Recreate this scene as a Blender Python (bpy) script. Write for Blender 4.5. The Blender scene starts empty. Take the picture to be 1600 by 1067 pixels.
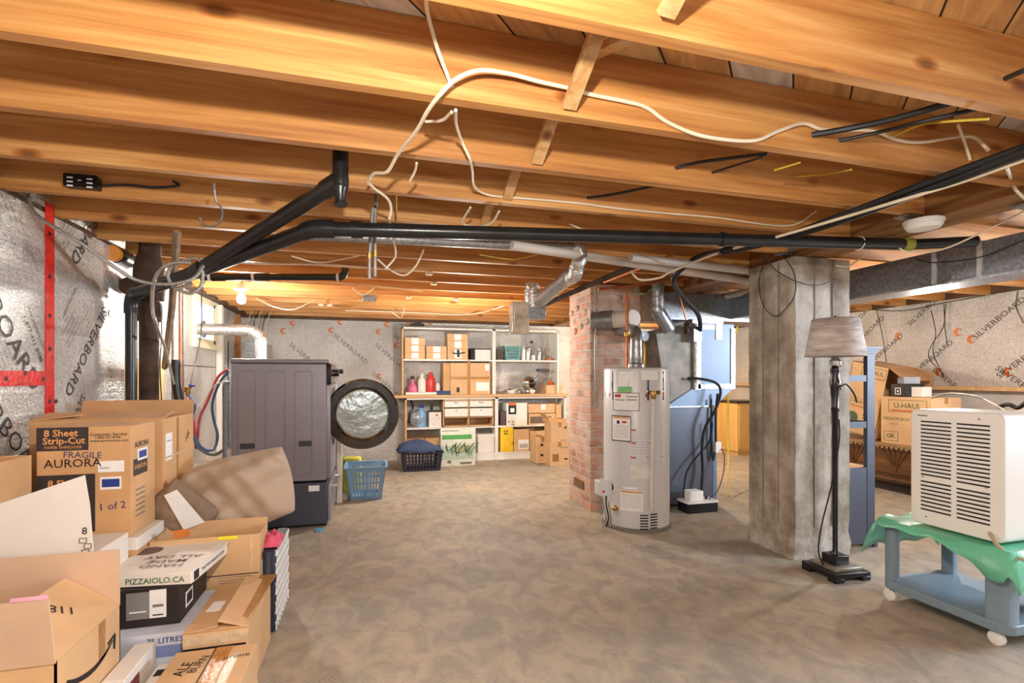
import bpy, bmesh, math, random
from mathutils import Matrix, Vector
random.seed(7)
scn = bpy.context.scene
COL = scn.collection
PI = math.pi

# ---------------------------------------------------------------- camera
F, YAW, H, HY = 785.0, math.atan(220/785), 1.19, 590.0
CS, SN = math.cos(YAW), math.sin(YAW)
cd = bpy.data.cameras.new('camera')
cam = bpy.data.objects.new('camera', cd); COL.objects.link(cam)
cam.location = (0, 0, H); cam.rotation_euler = (PI/2, 0, -YAW)
cd.sensor_fit = 'HORIZONTAL'; cd.sensor_width = 36.0
cd.lens = 36.0*F/1600; cd.shift_y = (HY-533.5)/1600; cd.clip_start = 0.02
scn.camera = cam

# ---------------------------------------------------------------- view + world
vs = scn.view_settings
scn.display_settings.display_device = 'sRGB'
vs.view_transform = 'Standard'; vs.look = 'None'; vs.gamma = 1.0; vs.use_curve_mapping = False
vs.exposure = 1.42
w = bpy.data.worlds.new('world'); scn.world = w; w.use_nodes = True
w.node_tree.nodes['Background'].inputs[0].default_value = (0.62, 0.78, 1.0, 1)
w.node_tree.nodes['Background'].inputs[1].default_value = 2.0

# ---------------------------------------------------------------- lights of the basement, with added unseen fill
def bulb_light(name, loc, power, color=(1, .86, .68), r=.05):
    l = bpy.data.lights.new(name, 'POINT'); l.energy = power; l.color = color; l.shadow_soft_size = r
    o = bpy.data.objects.new(name, l); COL.objects.link(o); o.location = loc; return o
bulb_light('bulb_light_near', (0.05, 0.42, 1.78), 42, (1, .95, .87), .03)
bulb_light('bulb_light_behind', (1.6, -1.3, 1.3), 9, (1, .96, .92), .15)  # unseen light added behind the camera as soft fill
bulb_light('bulb_light_left_back', (-1.075, 4.785, 1.80), 26, (1, .95, .88), .04)
bulb_light('bulb_light_middle', (0.95, 5.3, 1.5), 34, (1, .94, .86), .06)  # added light without a visible lamp, brightens the back wall foil
bulb_light('bulb_light_right_back', (3.9, 6.2, 1.80), 42, (1, .84, .62), .05)
bulb_light('bulb_light_right', (4.4, 3.0, 1.60), 24, (1, .93, .84), .05)
bulb_light('bulb_light_stair', (-0.2, -1.8, 1.2), 8, (1, .96, .92), .2)  # second unseen fill added behind the camera, no lamp stands here
def window_light(name, loc, rot, sx, sy, power, color=(.72, .84, 1)):
    l = bpy.data.lights.new(name, 'AREA'); l.shape = 'RECTANGLE'; l.size = sx; l.size_y = sy; l.energy = power; l.color = color
    o = bpy.data.objects.new(name, l); COL.objects.link(o); o.location = loc; o.rotation_euler = rot; return o
window_light('daylight_right_window', (5.95, 0.6, 1.55), (0, math.radians(80), 0), .6, 1.6, 90)

# ---------------------------------------------------------------- photo geometry: a pixel ray meets a plane
def ray(px, py):
    a = (px-800)/F; b = -(py-HY)/F
    return (CS*a+SN, -SN*a+CS, b)
def at(px, py, X=None, Y=None, Z=None):
    d = ray(px, py)
    t = X/d[0] if X is not None else Y/d[1] if Y is not None else (Z-H)/d[2]
    return Vector((d[0]*t, d[1]*t, H+d[2]*t))

# ---------------------------------------------------------------- materials
MATS = {}
def srgb(c):
    return tuple((v/255/12.92 if v/255 <= .04045 else ((v/255+.055)/1.055)**2.4) for v in c)+(1,)
def newmat(name):
    m = bpy.data.materials.new(name); m.use_nodes = True
    nt = m.node_tree; return m, nt, nt.nodes['Principled BSDF']
def nd(nt, t, **k):
    n = nt.nodes.new(t)
    for a, b in k.items(): setattr(n, a, b)
    return n
def mat(name, c, rough=.6, metal=0.0, var=.08, scale=14, bump=0.0, bscale=60, coat=0, trans=0, emit=None, alpha=None, stretch=(1,1,1)):
    """flat colour with soft procedural mottling and optional bump"""
    if name in MATS: return MATS[name]
    m, nt, b = newmat(name); L = nt.links.new
    tc = nd(nt, 'ShaderNodeTexCoord'); mp = nd(nt, 'ShaderNodeMapping'); mp.inputs['Scale'].default_value = stretch
    L(tc.outputs['Object'], mp.inputs[0])
    n = nd(nt, 'ShaderNodeTexNoise'); n.inputs['Scale'].default_value = scale; n.inputs['Detail'].default_value = 4
    L(mp.outputs[0], n.inputs['Vector'])
    cr = nd(nt, 'ShaderNodeValToRGB'); col = srgb(c)
    cr.color_ramp.elements[0].position = .3; cr.color_ramp.elements[1].position = .7
    cr.color_ramp.elements[0].color = tuple(max(0, v*(1-var*1.6)) for v in col[:3])+(1,)
    cr.color_ramp.elements[1].color = tuple(min(1, v*(1+var*1.2)) for v in col[:3])+(1,)
    L(n.outputs[0], cr.inputs[0]); L(cr.outputs[0], b.inputs['Base Color'])
    b.inputs['Roughness'].default_value = rough; b.inputs['Metallic'].default_value = metal
    if coat: b.inputs['Coat Weight'].default_value = coat
    if trans: b.inputs['Transmission Weight'].default_value = trans
    if alpha is not None: b.inputs['Alpha'].default_value = alpha
    if emit: b.inputs['Emission Color'].default_value = srgb(c); b.inputs['Emission Strength'].default_value = emit
    if bump:
        n2 = nd(nt, 'ShaderNodeTexNoise'); n2.inputs['Scale'].default_value = bscale; n2.inputs['Detail'].default_value = 5
        L(mp.outputs[0], n2.inputs['Vector'])
        bp = nd(nt, 'ShaderNodeBump'); bp.inputs['Strength'].default_value = bump; bp.inputs['Distance'].default_value = .01
        L(n2.outputs[0], bp.inputs['Height']); L(bp.outputs[0], b.inputs['Normal'])
    MATS[name] = m; return m

def wood(name, cs, axis=0, grain=1.0, rough=.55, knots=True, rnd=True):
    if name in MATS: return MATS[name]
    m, nt, b = newmat(name); L = nt.links.new
    tc = nd(nt, 'ShaderNodeTexCoord'); oi = nd(nt, 'ShaderNodeObjectInfo')
    off = nd(nt, 'ShaderNodeVectorMath', operation='SCALE'); off.inputs[0].default_value = (13.1, 7.7, 5.3)
    L(oi.outputs['Random'], off.inputs['Scale'])
    ad = nd(nt, 'ShaderNodeVectorMath', operation='ADD'); L(tc.outputs['Object'], ad.inputs[0])
    if rnd: L(off.outputs[0], ad.inputs[1])
    mp = nd(nt, 'ShaderNodeMapping'); s = [14*grain]*3; s[axis] = .9*grain; mp.inputs['Scale'].default_value = s
    L(ad.outputs[0], mp.inputs[0])
    n = nd(nt, 'ShaderNodeTexNoise'); n.inputs['Scale'].default_value = 1.3; n.inputs['Detail'].default_value = 7; n.inputs['Distortion'].default_value = .6
    L(mp.outputs[0], n.inputs['Vector'])
    cr = nd(nt, 'ShaderNodeValToRGB'); e = cr.color_ramp.elements
    e[0].position = .25; e[0].color = srgb(cs[0]); e[1].position = .75; e[1].color = srgb(cs[2])
    x = e.new(.5); x.color = srgb(cs[1])
    L(n.outputs[0], cr.inputs[0]); out = cr.outputs[0]
    # fine fibre streaks
    mp2 = nd(nt, 'ShaderNodeMapping'); s = [110*grain]*3; s[axis] = 3*grain; mp2.inputs['Scale'].default_value = s
    L(ad.outputs[0], mp2.inputs[0])
    n2 = nd(nt, 'ShaderNodeTexNoise'); n2.inputs['Scale'].default_value = 1; n2.inputs['Detail'].default_value = 3
    L(mp2.outputs[0], n2.inputs['Vector'])
    mx = nd(nt, 'ShaderNodeMix', data_type='RGBA', blend_type='MULTIPLY')
    cr2 = nd(nt, 'ShaderNodeValToRGB'); cr2.color_ramp.elements[0].position = .3; cr2.color_ramp.elements[0].color = (.72, .66, .6, 1); cr2.color_ramp.elements[1].position = .6; cr2.color_ramp.elements[1].color = (1, 1, 1, 1)
    L(n2.outputs[0], cr2.inputs[0]); mx.inputs[0].default_value = .6
    L(out, mx.inputs[6]); L(cr2.outputs[0], mx.inputs[7]); out = mx.outputs[2]
    if knots:
        mp3 = nd(nt, 'ShaderNodeMapping'); s = [6.0]*3; s[axis] = 2.6; mp3.inputs['Scale'].default_value = s
        L(ad.outputs[0], mp3.inputs[0])
        v = nd(nt, 'ShaderNodeTexVoronoi'); v.inputs['Scale'].default_value = 1.0; L(mp3.outputs[0], v.inputs['Vector'])
        cr3 = nd(nt, 'ShaderNodeValToRGB'); q = cr3.color_ramp.elements
        q[0].position = .05; q[0].color = (.20, .09, .03, 1); q[1].position = .15; q[1].color = (1, 1, 1, 1)
        q2 = q.new(.10); q2.color = (.62, .38, .2, 1)
        L(v.outputs['Distance'], cr3.inputs[0])
        m3 = nd(nt, 'ShaderNodeMix', data_type='RGBA', blend_type='MULTIPLY'); m3.inputs[0].default_value = .8
        L(out, m3.inputs[6]); L(cr3.outputs[0], m3.inputs[7]); out = m3.outputs[2]
    L(out, b.inputs['Base Color']); b.inputs['Roughness'].default_value = rough
    bp = nd(nt, 'ShaderNodeBump'); bp.inputs['Strength'].default_value = .25; bp.inputs['Distance'].default_value = .004
    L(n2.outputs[0], bp.inputs['Height']); L(bp.outputs[0], b.inputs['Normal'])
    MATS[name] = m; return m

def foil(name='foil_board'):
    if name in MATS: return MATS[name]
    m, nt, b = newmat(name); L = nt.links.new
    tc = nd(nt, 'ShaderNodeTexCoord')
    n = nd(nt, 'ShaderNodeTexNoise'); n.inputs['Scale'].default_value = 42; n.inputs['Detail'].default_value = 4; n.inputs['Roughness'].default_value = .75
    L(tc.outputs['Object'], n.inputs['Vector'])
    mp = nd(nt, 'ShaderNodeMapping'); mp.inputs['Scale'].default_value = (1.2, 1.2, 45); L(tc.outputs['Object'], mp.inputs[0])
    n3 = nd(nt, 'ShaderNodeTexNoise'); n3.inputs['Scale'].default_value = 1.2; n3.inputs['Detail'].default_value = 3; L(mp.outputs[0], n3.inputs['Vector'])
    ma = nd(nt, 'ShaderNodeMath', operation='MULTIPLY_ADD'); ma.inputs[1].default_value = .45
    L(n3.outputs[0], ma.inputs[0]); L(n.outputs[0], ma.inputs[2])
    bp = nd(nt, 'ShaderNodeBump'); bp.inputs['Strength'].default_value = 1.0; bp.inputs['Distance'].default_value = .018
    L(ma.outputs[0], bp.inputs['Height']); L(bp.outputs[0], b.inputs['Normal'])
    n2 = nd(nt, 'ShaderNodeTexNoise'); n2.inputs['Scale'].default_value = 1.6; n2.inputs['Detail'].default_value = 5
    L(tc.outputs['Object'], n2.inputs['Vector'])
    cr = nd(nt, 'ShaderNodeValToRGB'); cr.color_ramp.elements[0].position = .3; cr.color_ramp.elements[0].color = srgb((206, 204, 200)); cr.color_ramp.elements[1].color = srgb((242, 241, 239)); cr.color_ramp.elements[1].position = .65
    L(n2.outputs[0], cr.inputs[0])
    vo = nd(nt, 'ShaderNodeTexVoronoi'); vo.inputs['Scale'].default_value = 150; L(tc.outputs['Object'], vo.inputs['Vector'])
    sc = nd(nt, 'ShaderNodeSeparateColor'); L(vo.outputs['Color'], sc.inputs[0])
    c4 = nd(nt, 'ShaderNodeValToRGB'); c4.color_ramp.elements[0].position = .1; c4.color_ramp.elements[0].color = (.80, .80, .80, 1); c4.color_ramp.elements[1].position = .85; c4.color_ramp.elements[1].color = (1.12, 1.12, 1.12, 1)  # facet sparkle put into the base colour as lighter and darker cells
    L(sc.outputs[0], c4.inputs[0]); mm = nd(nt, 'ShaderNodeMix', data_type='RGBA', blend_type='MULTIPLY'); mm.inputs[0].default_value = 1
    L(cr.outputs[0], mm.inputs[6]); L(c4.outputs[0], mm.inputs[7]); L(mm.outputs[2], b.inputs['Base Color'])
    b.inputs['Metallic'].default_value = .78; b.inputs['Roughness'].default_value = .36
    MATS[name] = m; return m

def floor_mat():
    m, nt, b = newmat('combed_concrete'); L = nt.links.new
    tc = nd(nt, 'ShaderNodeTexCoord')
    mp = nd(nt, 'ShaderNodeMapping'); mp.inputs['Scale'].default_value = (1, .75, 1); mp.inputs['Rotation'].default_value = (0, 0, .6)
    L(tc.outputs['Object'], mp.inputs[0])
    n = nd(nt, 'ShaderNodeTexNoise'); n.inputs['Scale'].default_value = 7.5; n.inputs['Detail'].default_value = 6; n.inputs['Roughness'].default_value = .65; n.inputs['Distortion'].default_value = .7
    L(mp.outputs[0], n.inputs['Vector'])
    cr = nd(nt, 'ShaderNodeValToRGB'); e = cr.color_ramp.elements
    e[0].position = .40; e[0].color = srgb((160, 153, 141)); e[1].position = .60; e[1].color = srgb((188, 176, 158))
    L(n.outputs[0], cr.inputs[0])
    wv = nd(nt, 'ShaderNodeTexWave', wave_type='BANDS', bands_direction='DIAGONAL'); wv.inputs['Scale'].default_value = 34; wv.inputs['Distortion'].default_value = 9; wv.inputs['Detail'].default_value = 2.5; wv.inputs['Detail Scale'].default_value = .35
    L(tc.outputs['Object'], wv.inputs['Vector'])
    nf = nd(nt, 'ShaderNodeTexNoise'); nf.inputs['Scale'].default_value = 260; L(tc.outputs['Object'], nf.inputs['Vector'])
    c2 = nd(nt, 'ShaderNodeValToRGB'); c2.color_ramp.elements[0].color = (.70, .70, .71, 1); c2.color_ramp.elements[1].color = (1, 1, 1, 1); c2.color_ramp.elements[1].position = .45
    L(wv.outputs['Fac'], c2.inputs[0])
    mx = nd(nt, 'ShaderNodeMix', data_type='RGBA', blend_type='MULTIPLY'); mx.inputs[0].default_value = .5
    L(cr.outputs[0], mx.inputs[6]); L(c2.outputs[0], mx.inputs[7])
    n3 = nd(nt, 'ShaderNodeTexNoise'); n3.inputs['Scale'].default_value = .8; n3.inputs['Detail'].default_value = 3; L(tc.outputs['Object'], n3.inputs['Vector'])
    c3 = nd(nt, 'ShaderNodeValToRGB'); c3.color_ramp.elements[0].position = .35; c3.color_ramp.elements[0].color = (.82, .84, .86, 1); c3.color_ramp.elements[1].position = .65; c3.color_ramp.elements[1].color = (1.06, 1.0, .92, 1)
    L(n3.outputs[0], c3.inputs[0])
    m2 = nd(nt, 'ShaderNodeMix', data_type='RGBA', blend_type='MULTIPLY'); m2.inputs[0].default_value = 1
    L(mx.outputs[2], m2.inputs[6]); L(c3.outputs[0], m2.inputs[7]); L(m2.outputs[2], b.inputs['Base Color'])
    b.inputs['Roughness'].default_value = .62
    ma = nd(nt, 'ShaderNodeMath', operation='ADD'); L(wv.outputs['Fac'], ma.inputs[0]); L(nf.outputs[0], ma.inputs[1])
    bp = nd(nt, 'ShaderNodeBump'); bp.inputs['Strength'].default_value = .35; bp.inputs['Distance'].default_value = .004
    L(ma.outputs[0], bp.inputs['Height']); L(bp.outputs[0], b.inputs['Normal'])
    return m

def brick_mat():
    m, nt, b = newmat('old_brick'); L = nt.links.new
    tc = nd(nt, 'ShaderNodeTexCoord'); sp = nd(nt, 'ShaderNodeSeparateXYZ'); L(tc.outputs['Object'], sp.inputs[0])
    ad = nd(nt, 'ShaderNodeMath', operation='ADD'); L(sp.outputs[0], ad.inputs[0]); L(sp.outputs[1], ad.inputs[1])
    cb = nd(nt, 'ShaderNodeCombineXYZ'); L(ad.outputs[0], cb.inputs[0]); L(sp.outputs[2], cb.inputs[1])
    nz = nd(nt, 'ShaderNodeTexNoise'); nz.inputs['Scale'].default_value = 9; L(tc.outputs['Object'], nz.inputs['Vector'])
    mxv = nd(nt, 'ShaderNodeMix', data_type='RGBA', blend_type='LINEAR_LIGHT'); mxv.inputs[0].default_value = .012
    L(cb.outputs[0], mxv.inputs[6]); L(nz.outputs['Color'], mxv.inputs[7])
    br = nd(nt, 'ShaderNodeTexBrick'); br.inputs['Scale'].default_value = 1; br.inputs['Brick Width'].default_value = .21; br.inputs['Row Height'].default_value = .072
    br.inputs['Mortar Size'].default_value = .0085; br.inputs['Mortar Smooth'].default_value = .35
    br.inputs['Color1'].default_value = srgb((206, 150, 120)); br.inputs['Color2'].default_value = srgb((158, 102, 82)); br.inputs['Mortar'].default_value = srgb((186, 172, 156))
    L(mxv.outputs[2], br.inputs['Vector'])
    n = nd(nt, 'ShaderNodeTexNoise'); n.inputs['Scale'].default_value = 5.5; n.inputs['Detail'].default_value = 7; n.inputs['Roughness'].default_value = .7; L(tc.outputs['Object'], n.inputs['Vector'])
    cr = nd(nt, 'ShaderNodeValToRGB'); cr.color_ramp.elements[0].position = .40; cr.color_ramp.elements[0].color = (0, 0, 0, 1); cr.color_ramp.elements[1].position = .62; cr.color_ramp.elements[1].color = (.85, .85, .85, 1)
    L(n.outputs[0], cr.inputs[0])
    mx = nd(nt, 'ShaderNodeMix', data_type='RGBA'); L(cr.outputs[0], mx.inputs[0]); L(br.outputs['Color'], mx.inputs[6]); mx.inputs[7].default_value = srgb((198, 180, 164))
    L(mx.outputs[2], b.inputs['Base Color']); b.inputs['Roughness'].default_value = .88
    ma = nd(nt, 'ShaderNodeMath', operation='MULTIPLY_ADD'); ma.inputs[1].default_value = -1.2; L(br.outputs['Fac'], ma.inputs[0]); L(n.outputs[0], ma.inputs[2])
    bp = nd(nt, 'ShaderNodeBump'); bp.inputs['Strength'].default_value = .8; bp.inputs['Distance'].default_value = .012
    L(ma.outputs[0], bp.inputs['Height']); L(bp.outputs[0], b.inputs['Normal'])
    return m

def concrete_mat():
    m, nt, b = newmat('stained_concrete'); L = nt.links.new
    tc = nd(nt, 'ShaderNodeTexCoord')
    mp = nd(nt, 'ShaderNodeMapping'); mp.inputs['Scale'].default_value = (7, 7, .8); L(tc.outputs['Object'], mp.inputs[0])
    n = nd(nt, 'ShaderNodeTexNoise'); n.inputs['Scale'].default_value = 1.2; n.inputs['Detail'].default_value = 6; L(mp.outputs[0], n.inputs['Vector'])
    n2 = nd(nt, 'ShaderNodeTexNoise'); n2.inputs['Scale'].default_value = 6; n2.inputs['Detail'].default_value = 8; n2.inputs['Roughness'].default_value = .7; L(tc.outputs['Object'], n2.inputs['Vector'])
    ma = nd(nt, 'ShaderNodeMath', operation='MULTIPLY_ADD'); ma.inputs[1].default_value = .55; L(n2.outputs[0], ma.inputs[0])
    mb = nd(nt, 'ShaderNodeMath', operation='MULTIPLY'); mb.inputs[1].default_value = .5; L(n.outputs[0], mb.inputs[0]); L(mb.outputs[0], ma.inputs[2])
    cr = nd(nt, 'ShaderNodeValToRGB'); e = cr.color_ramp.elements
    e[0].position = .40; e[0].color = srgb((116, 103, 88)); e[1].position = .64; e[1].color = srgb((186, 176, 162)); x = e.new(.5); x.color = srgb((148, 135, 119))
    L(ma.outputs[0], cr.inputs[0])
    # white efflorescence near the foot
    sp = nd(nt, 'ShaderNodeSeparateXYZ'); L(tc.outputs['Object'], sp.inputs[0])
    z = nd(nt, 'ShaderNodeMath', operation='MULTIPLY_ADD'); z.inputs[1].default_value = -1.9; z.inputs[2].default_value = .38; L(sp.outputs[2], z.inputs[0])
    z2 = nd(nt, 'ShaderNodeMath', operation='ADD', use_clamp=True); L(z.outputs[0], z2.inputs[0]); 
    z3 = nd(nt, 'ShaderNodeMath', operation='MULTIPLY_ADD'); z3.inputs[1].default_value = 1.6; z3.inputs[2].default_value = -.85; L(n2.outputs[0], z3.inputs[0]); L(z3.outputs[0], z2.inputs[1])
    mx = nd(nt, 'ShaderNodeMix', data_type='RGBA'); L(z2.outputs[0], mx.inputs[0]); L(cr.outputs[0], mx.inputs[6]); mx.inputs[7].default_value = srgb((226, 220, 212))
    L(mx.outputs[2], b.inputs['Base Color']); b.inputs['Roughness'].default_value = .8
    bp = nd(nt, 'ShaderNodeBump'); bp.inputs['Strength'].default_value = .5; bp.inputs['Distance'].default_value = .01
    L(n2.outputs[0], bp.inputs['Height']); L(bp.outputs[0], b.inputs['Normal'])
    return m

def galv(name='galvanised_sheet', c=(176, 180, 184), rough=.34):
    if name in MATS: return MATS[name]
    m, nt, b = newmat(name); L = nt.links.new
    tc = nd(nt, 'ShaderNodeTexCoord'); v = nd(nt, 'ShaderNodeTexVoronoi'); v.inputs['Scale'].default_value = 70; L(tc.outputs['Object'], v.inputs['Vector'])
    cr = nd(nt, 'ShaderNodeValToRGB'); k = srgb(c)
    cr.color_ramp.elements[0].color = tuple(x*.72 for x in k[:3])+(1,); cr.color_ramp.elements[1].color = tuple(min(1, x*1.2) for x in k[:3])+(1,)
    sx = nd(nt, 'ShaderNodeSeparateColor'); L(v.outputs['Color'], sx.inputs[0]); L(sx.outputs[0], cr.inputs[0]); L(cr.outputs[0], b.inputs['Base Color'])
    b.inputs['Metallic'].default_value = .8; b.inputs['Roughness'].default_value = rough
    MATS[name] = m; return m

def board_mat():
    """random toned diagonal subfloor boards: each board is a mesh island, its random tone comes from a noise across the boards"""
    m, nt, b = newmat('subfloor_boards'); L = nt.links.new
    tc = nd(nt, 'ShaderNodeTexCoord'); mp = nd(nt, 'ShaderNodeMapping'); mp.inputs['Rotation'].default_value = (0, 0, -PI/4)
    L(tc.outputs['Object'], mp.inputs[0]); sp = nd(nt, 'ShaderNodeSeparateXYZ'); L(mp.outputs[0], sp.inputs[0])
    d = nd(nt, 'ShaderNodeMath', operation='DIVIDE'); d.inputs[1].default_value = .187; L(sp.outputs[1], d.inputs[0])
    fl = nd(nt, 'ShaderNodeMath', operation='FLOOR'); L(d.outputs[0], fl.inputs[0])
    wn = nd(nt, 'ShaderNodeTexWhiteNoise', noise_dimensions='1D'); L(fl.outputs[0], wn.inputs['W'])
    cr = nd(nt, 'ShaderNodeValToRGB'); e = cr.color_ramp.elements; cr.color_ramp.interpolation = 'CONSTANT'
    e[0].position = 0; e[0].color = srgb((210, 158, 98)); e[1].position = .3; e[1].color = srgb((216, 204, 190))
    for p, c in ((.68, (180, 134, 86)), (.84, (218, 178, 124))):
        x = e.new(p); x.color = srgb(c)
    L(wn.outputs[0], cr.inputs[0])
    mp2 = nd(nt, 'ShaderNodeMapping'); mp2.inputs['Scale'].default_value = (2, 16, 16); L(mp.outputs[0], mp2.inputs[0])
    n = nd(nt, 'ShaderNodeTexNoise'); n.inputs['Scale'].default_value = 1.4; n.inputs['Detail'].default_value = 7; n.inputs['Distortion'].default_value = .8; L(mp2.outputs[0], n.inputs['Vector'])
    c2 = nd(nt, 'ShaderNodeValToRGB'); c2.color_ramp.elements[0].position = .3; c2.color_ramp.elements[0].color = (.5, .42, .34, 1); c2.color_ramp.elements[1].position = .6; c2.color_ramp.elements[1].color = (1, 1, 1, 1)
    L(n.outputs[0], c2.inputs[0])
    mx = nd(nt, 'ShaderNodeMix', data_type='RGBA', blend_type='MULTIPLY'); mx.inputs[0].default_value = .85
    L(cr.outputs[0], mx.inputs[6]); L(c2.outputs[0], mx.inputs[7])
    fr = nd(nt, 'ShaderNodeMath', operation='FRACT'); L(d.outputs[0], fr.inputs[0])
    gt = nd(nt, 'ShaderNodeMath', operation='GREATER_THAN'); gt.inputs[1].default_value = .035; L(fr.outputs[0], gt.inputs[0])
    m2 = nd(nt, 'ShaderNodeMix', data_type='RGBA'); L(gt.outputs[0], m2.inputs[0]); m2.inputs[6].default_value = (.01, .006, .004, 1); L(mx.outputs[2], m2.inputs[7])
    L(m2.outputs[2], b.inputs['Base Color']); b.inputs['Roughness'].default_value = .7
    return m

JOIST = wood('pine_joist', ((162, 102, 50), (200, 140, 76), (226, 174, 108)), 0)
JOISTY = wood('girder_timber', ((120, 82, 44), (150, 104, 56), (178, 130, 78)), 1)
BRACE = wood('brace_wood', ((176, 128, 76), (204, 158, 104), (220, 180, 130)), 2)
PLANK = wood('shelf_wood', ((190, 150, 104), (208, 168, 120), (220, 184, 140)), 0, knots=False)
DWOOD = wood('walnut', ((74, 44, 20), (104, 66, 32), (128, 84, 44)), 1, knots=False, rough=.4)
YWOOD = wood('varnished_pine', ((206, 160, 84), (222, 178, 104), (232, 192, 124)), 2, knots=False)
FOIL = foil(); FLOOR = floor_mat(); BRICK = brick_mat(); CONC = concrete_mat(); BOARDS = board_mat()
GALV = galv(); GALVD = galv('dull_duct_steel', (150, 154, 160), .42)
FTAPE = mat('foil_tape', (214, 214, 212), .3, .85, .1, 30, .9, 45)
ABS = mat('black_abs', (30, 31, 32), .28, 0, .2, 9, .05)
IRON = mat('rusty_iron', (74, 54, 42), .8, .1, .35, 12, .5, 40)
KRAFT = mat('kraft_card', (214, 174, 128), .72, 0, .07, 5, .05, 90)
KRAFT2 = mat('brown_card', (208, 162, 112), .72, 0, .08, 5, .05, 90)
KPALE = mat('pale_card', (212, 180, 150), .75, 0, .05, 5, .04, 90)
KIN = mat('card_inside', (168, 124, 80), .8, 0, .1, 5)
TAPE = mat('brown_tape', (176, 128, 74), .25, 0, .1, 20, .15, 60)
CTAPE = mat('clear_tape', (214, 190, 156), .16, 0, .12, 20, .3, 70)
WCARD = mat('white_card', (232, 226, 216), .6, 0, .03, 5)
WHITE = mat('white_paint', (232, 228, 220), .5, 0, .03, 5)
PAPER = mat('paper_label', (238, 238, 236), .5, 0, .03, 30)
BLACK = mat('black_plastic', (20, 20, 22), .32, 0, .15, 20)
INK = mat('black_ink', (26, 24, 26), .6)
GREYINK = mat('grey_ink', (120, 116, 110), .6)
ORANGE = mat('orange_print', (206, 112, 40), .5)
RED = mat('red_print', (186, 44, 36), .5)
REDT = mat('red_tape', (214, 32, 26), .3, 0, .15, 12, .3, 40)
BLUEP = mat('blue_print', (34, 60, 140), .5)
GREENP = mat('green_print', (40, 110, 70), .5)
GPANEL = mat('graphite_steel', (142, 139, 146), .34, .3, .05, 3)
CHROME = mat('chrome', (220, 222, 226), .12, 1, .02)
BRASS = mat('brass', (176, 140, 70), .35, .9)
COPPER = mat('copper', (190, 112, 70), .38, .8, .2, 12)
GPIPE = mat('grey_pipe', (150, 142, 134), .45, .4, .2, 15)
CABW = mat('white_cable', (232, 216, 188), .45, 0, .1, 8)
CABB = mat('black_cable', (28, 28, 30), .5)
CABY = mat('yellow_cable', (206, 178, 60), .5)
CABG = mat('green_wire', (60, 140, 70), .5)
BX = mat('armoured_cable', (178, 176, 168), .38, .6, .15, 90, .6, 160)
HEATW = mat('heater_enamel', (206, 206, 208), .35, .05, .02, 3)
CREAM = mat('cream_enamel', (234, 231, 224), .4, 0, .02, 3)
GBLUE = mat('grey_blue_paint', (74, 78, 92), .5, 0, .06, 6)
CARTB = mat('cart_blue', (122, 142, 154), .45, 0, .06, 5)
GREENC = mat('green_plastic_cloth', (110, 196, 160), .3, 0, .1, 6, .35, 18)
BASKB = mat('blue_basket', (126, 166, 200), .45, 0, .04, 6)
NAVY = mat('navy_plastic', (38, 44, 62), .45)
FABRIC = mat('beige_cloth', (182, 160, 138), .95, 0, .04, 3, .5, 12)
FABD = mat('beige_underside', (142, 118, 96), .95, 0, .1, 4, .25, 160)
BLUEF = mat('blue_cloth', (62, 78, 112), .95, 0, .12, 5, .6, 9)
PVCW = mat('white_pvc', (218, 210, 200), .35, 0, .05, 5)
FURN = mat('furnace_blue_steel', (100, 106, 118), .34, .35, .06, 3)
PLEN = mat('plenum_sheet', (120, 138, 160), .5, .3, .06, 3)
PINK = mat('pink_cloth', (222, 90, 120), .8, 0, .2, 12)
GLASSM = mat('smoky_glass', (168, 178, 178), .16, .8, .15, 4, .8, 9)

# ---------------------------------------------------------------- mesh helpers
TXT = {}
def text_mesh(s, bold=0):
    k = (s, bold)
    if k not in TXT:
        cu = bpy.data.curves.new('t', 'FONT'); cu.body = s; cu.size = 1; cu.resolution_u = 2; cu.offset = bold; cu.align_x = 'CENTER'; cu.align_y = 'CENTER'
        ob = bpy.data.objects.new('t', cu)
        me = bpy.data.meshes.new_from_object(ob)
        TXT[k] = ([v.co.copy() for v in me.vertices], [tuple(p.vertices) for p in me.polygons])
        bpy.data.objects.remove(ob); bpy.data.curves.remove(cu); bpy.data.meshes.remove(me)
    return TXT[k]
def catmull(pts, n=6):
    P = [Vector(p) for p in pts]
    if len(P) < 3: return P
    Q = [P[0]*2-P[1]]+P+[P[-1]*2-P[-2]]; out = []
    for i in range(1, len(Q)-2):
        a, b, c, d = Q[i-1:i+3]
        for k in range(n):
            t = k/n
            out.append(.5*((2*b)+(c-a)*t+(2*a-5*b+4*c-d)*t*t+(3*b-a-3*c+d)*t**3))
    return out+[P[-1]]
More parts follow.
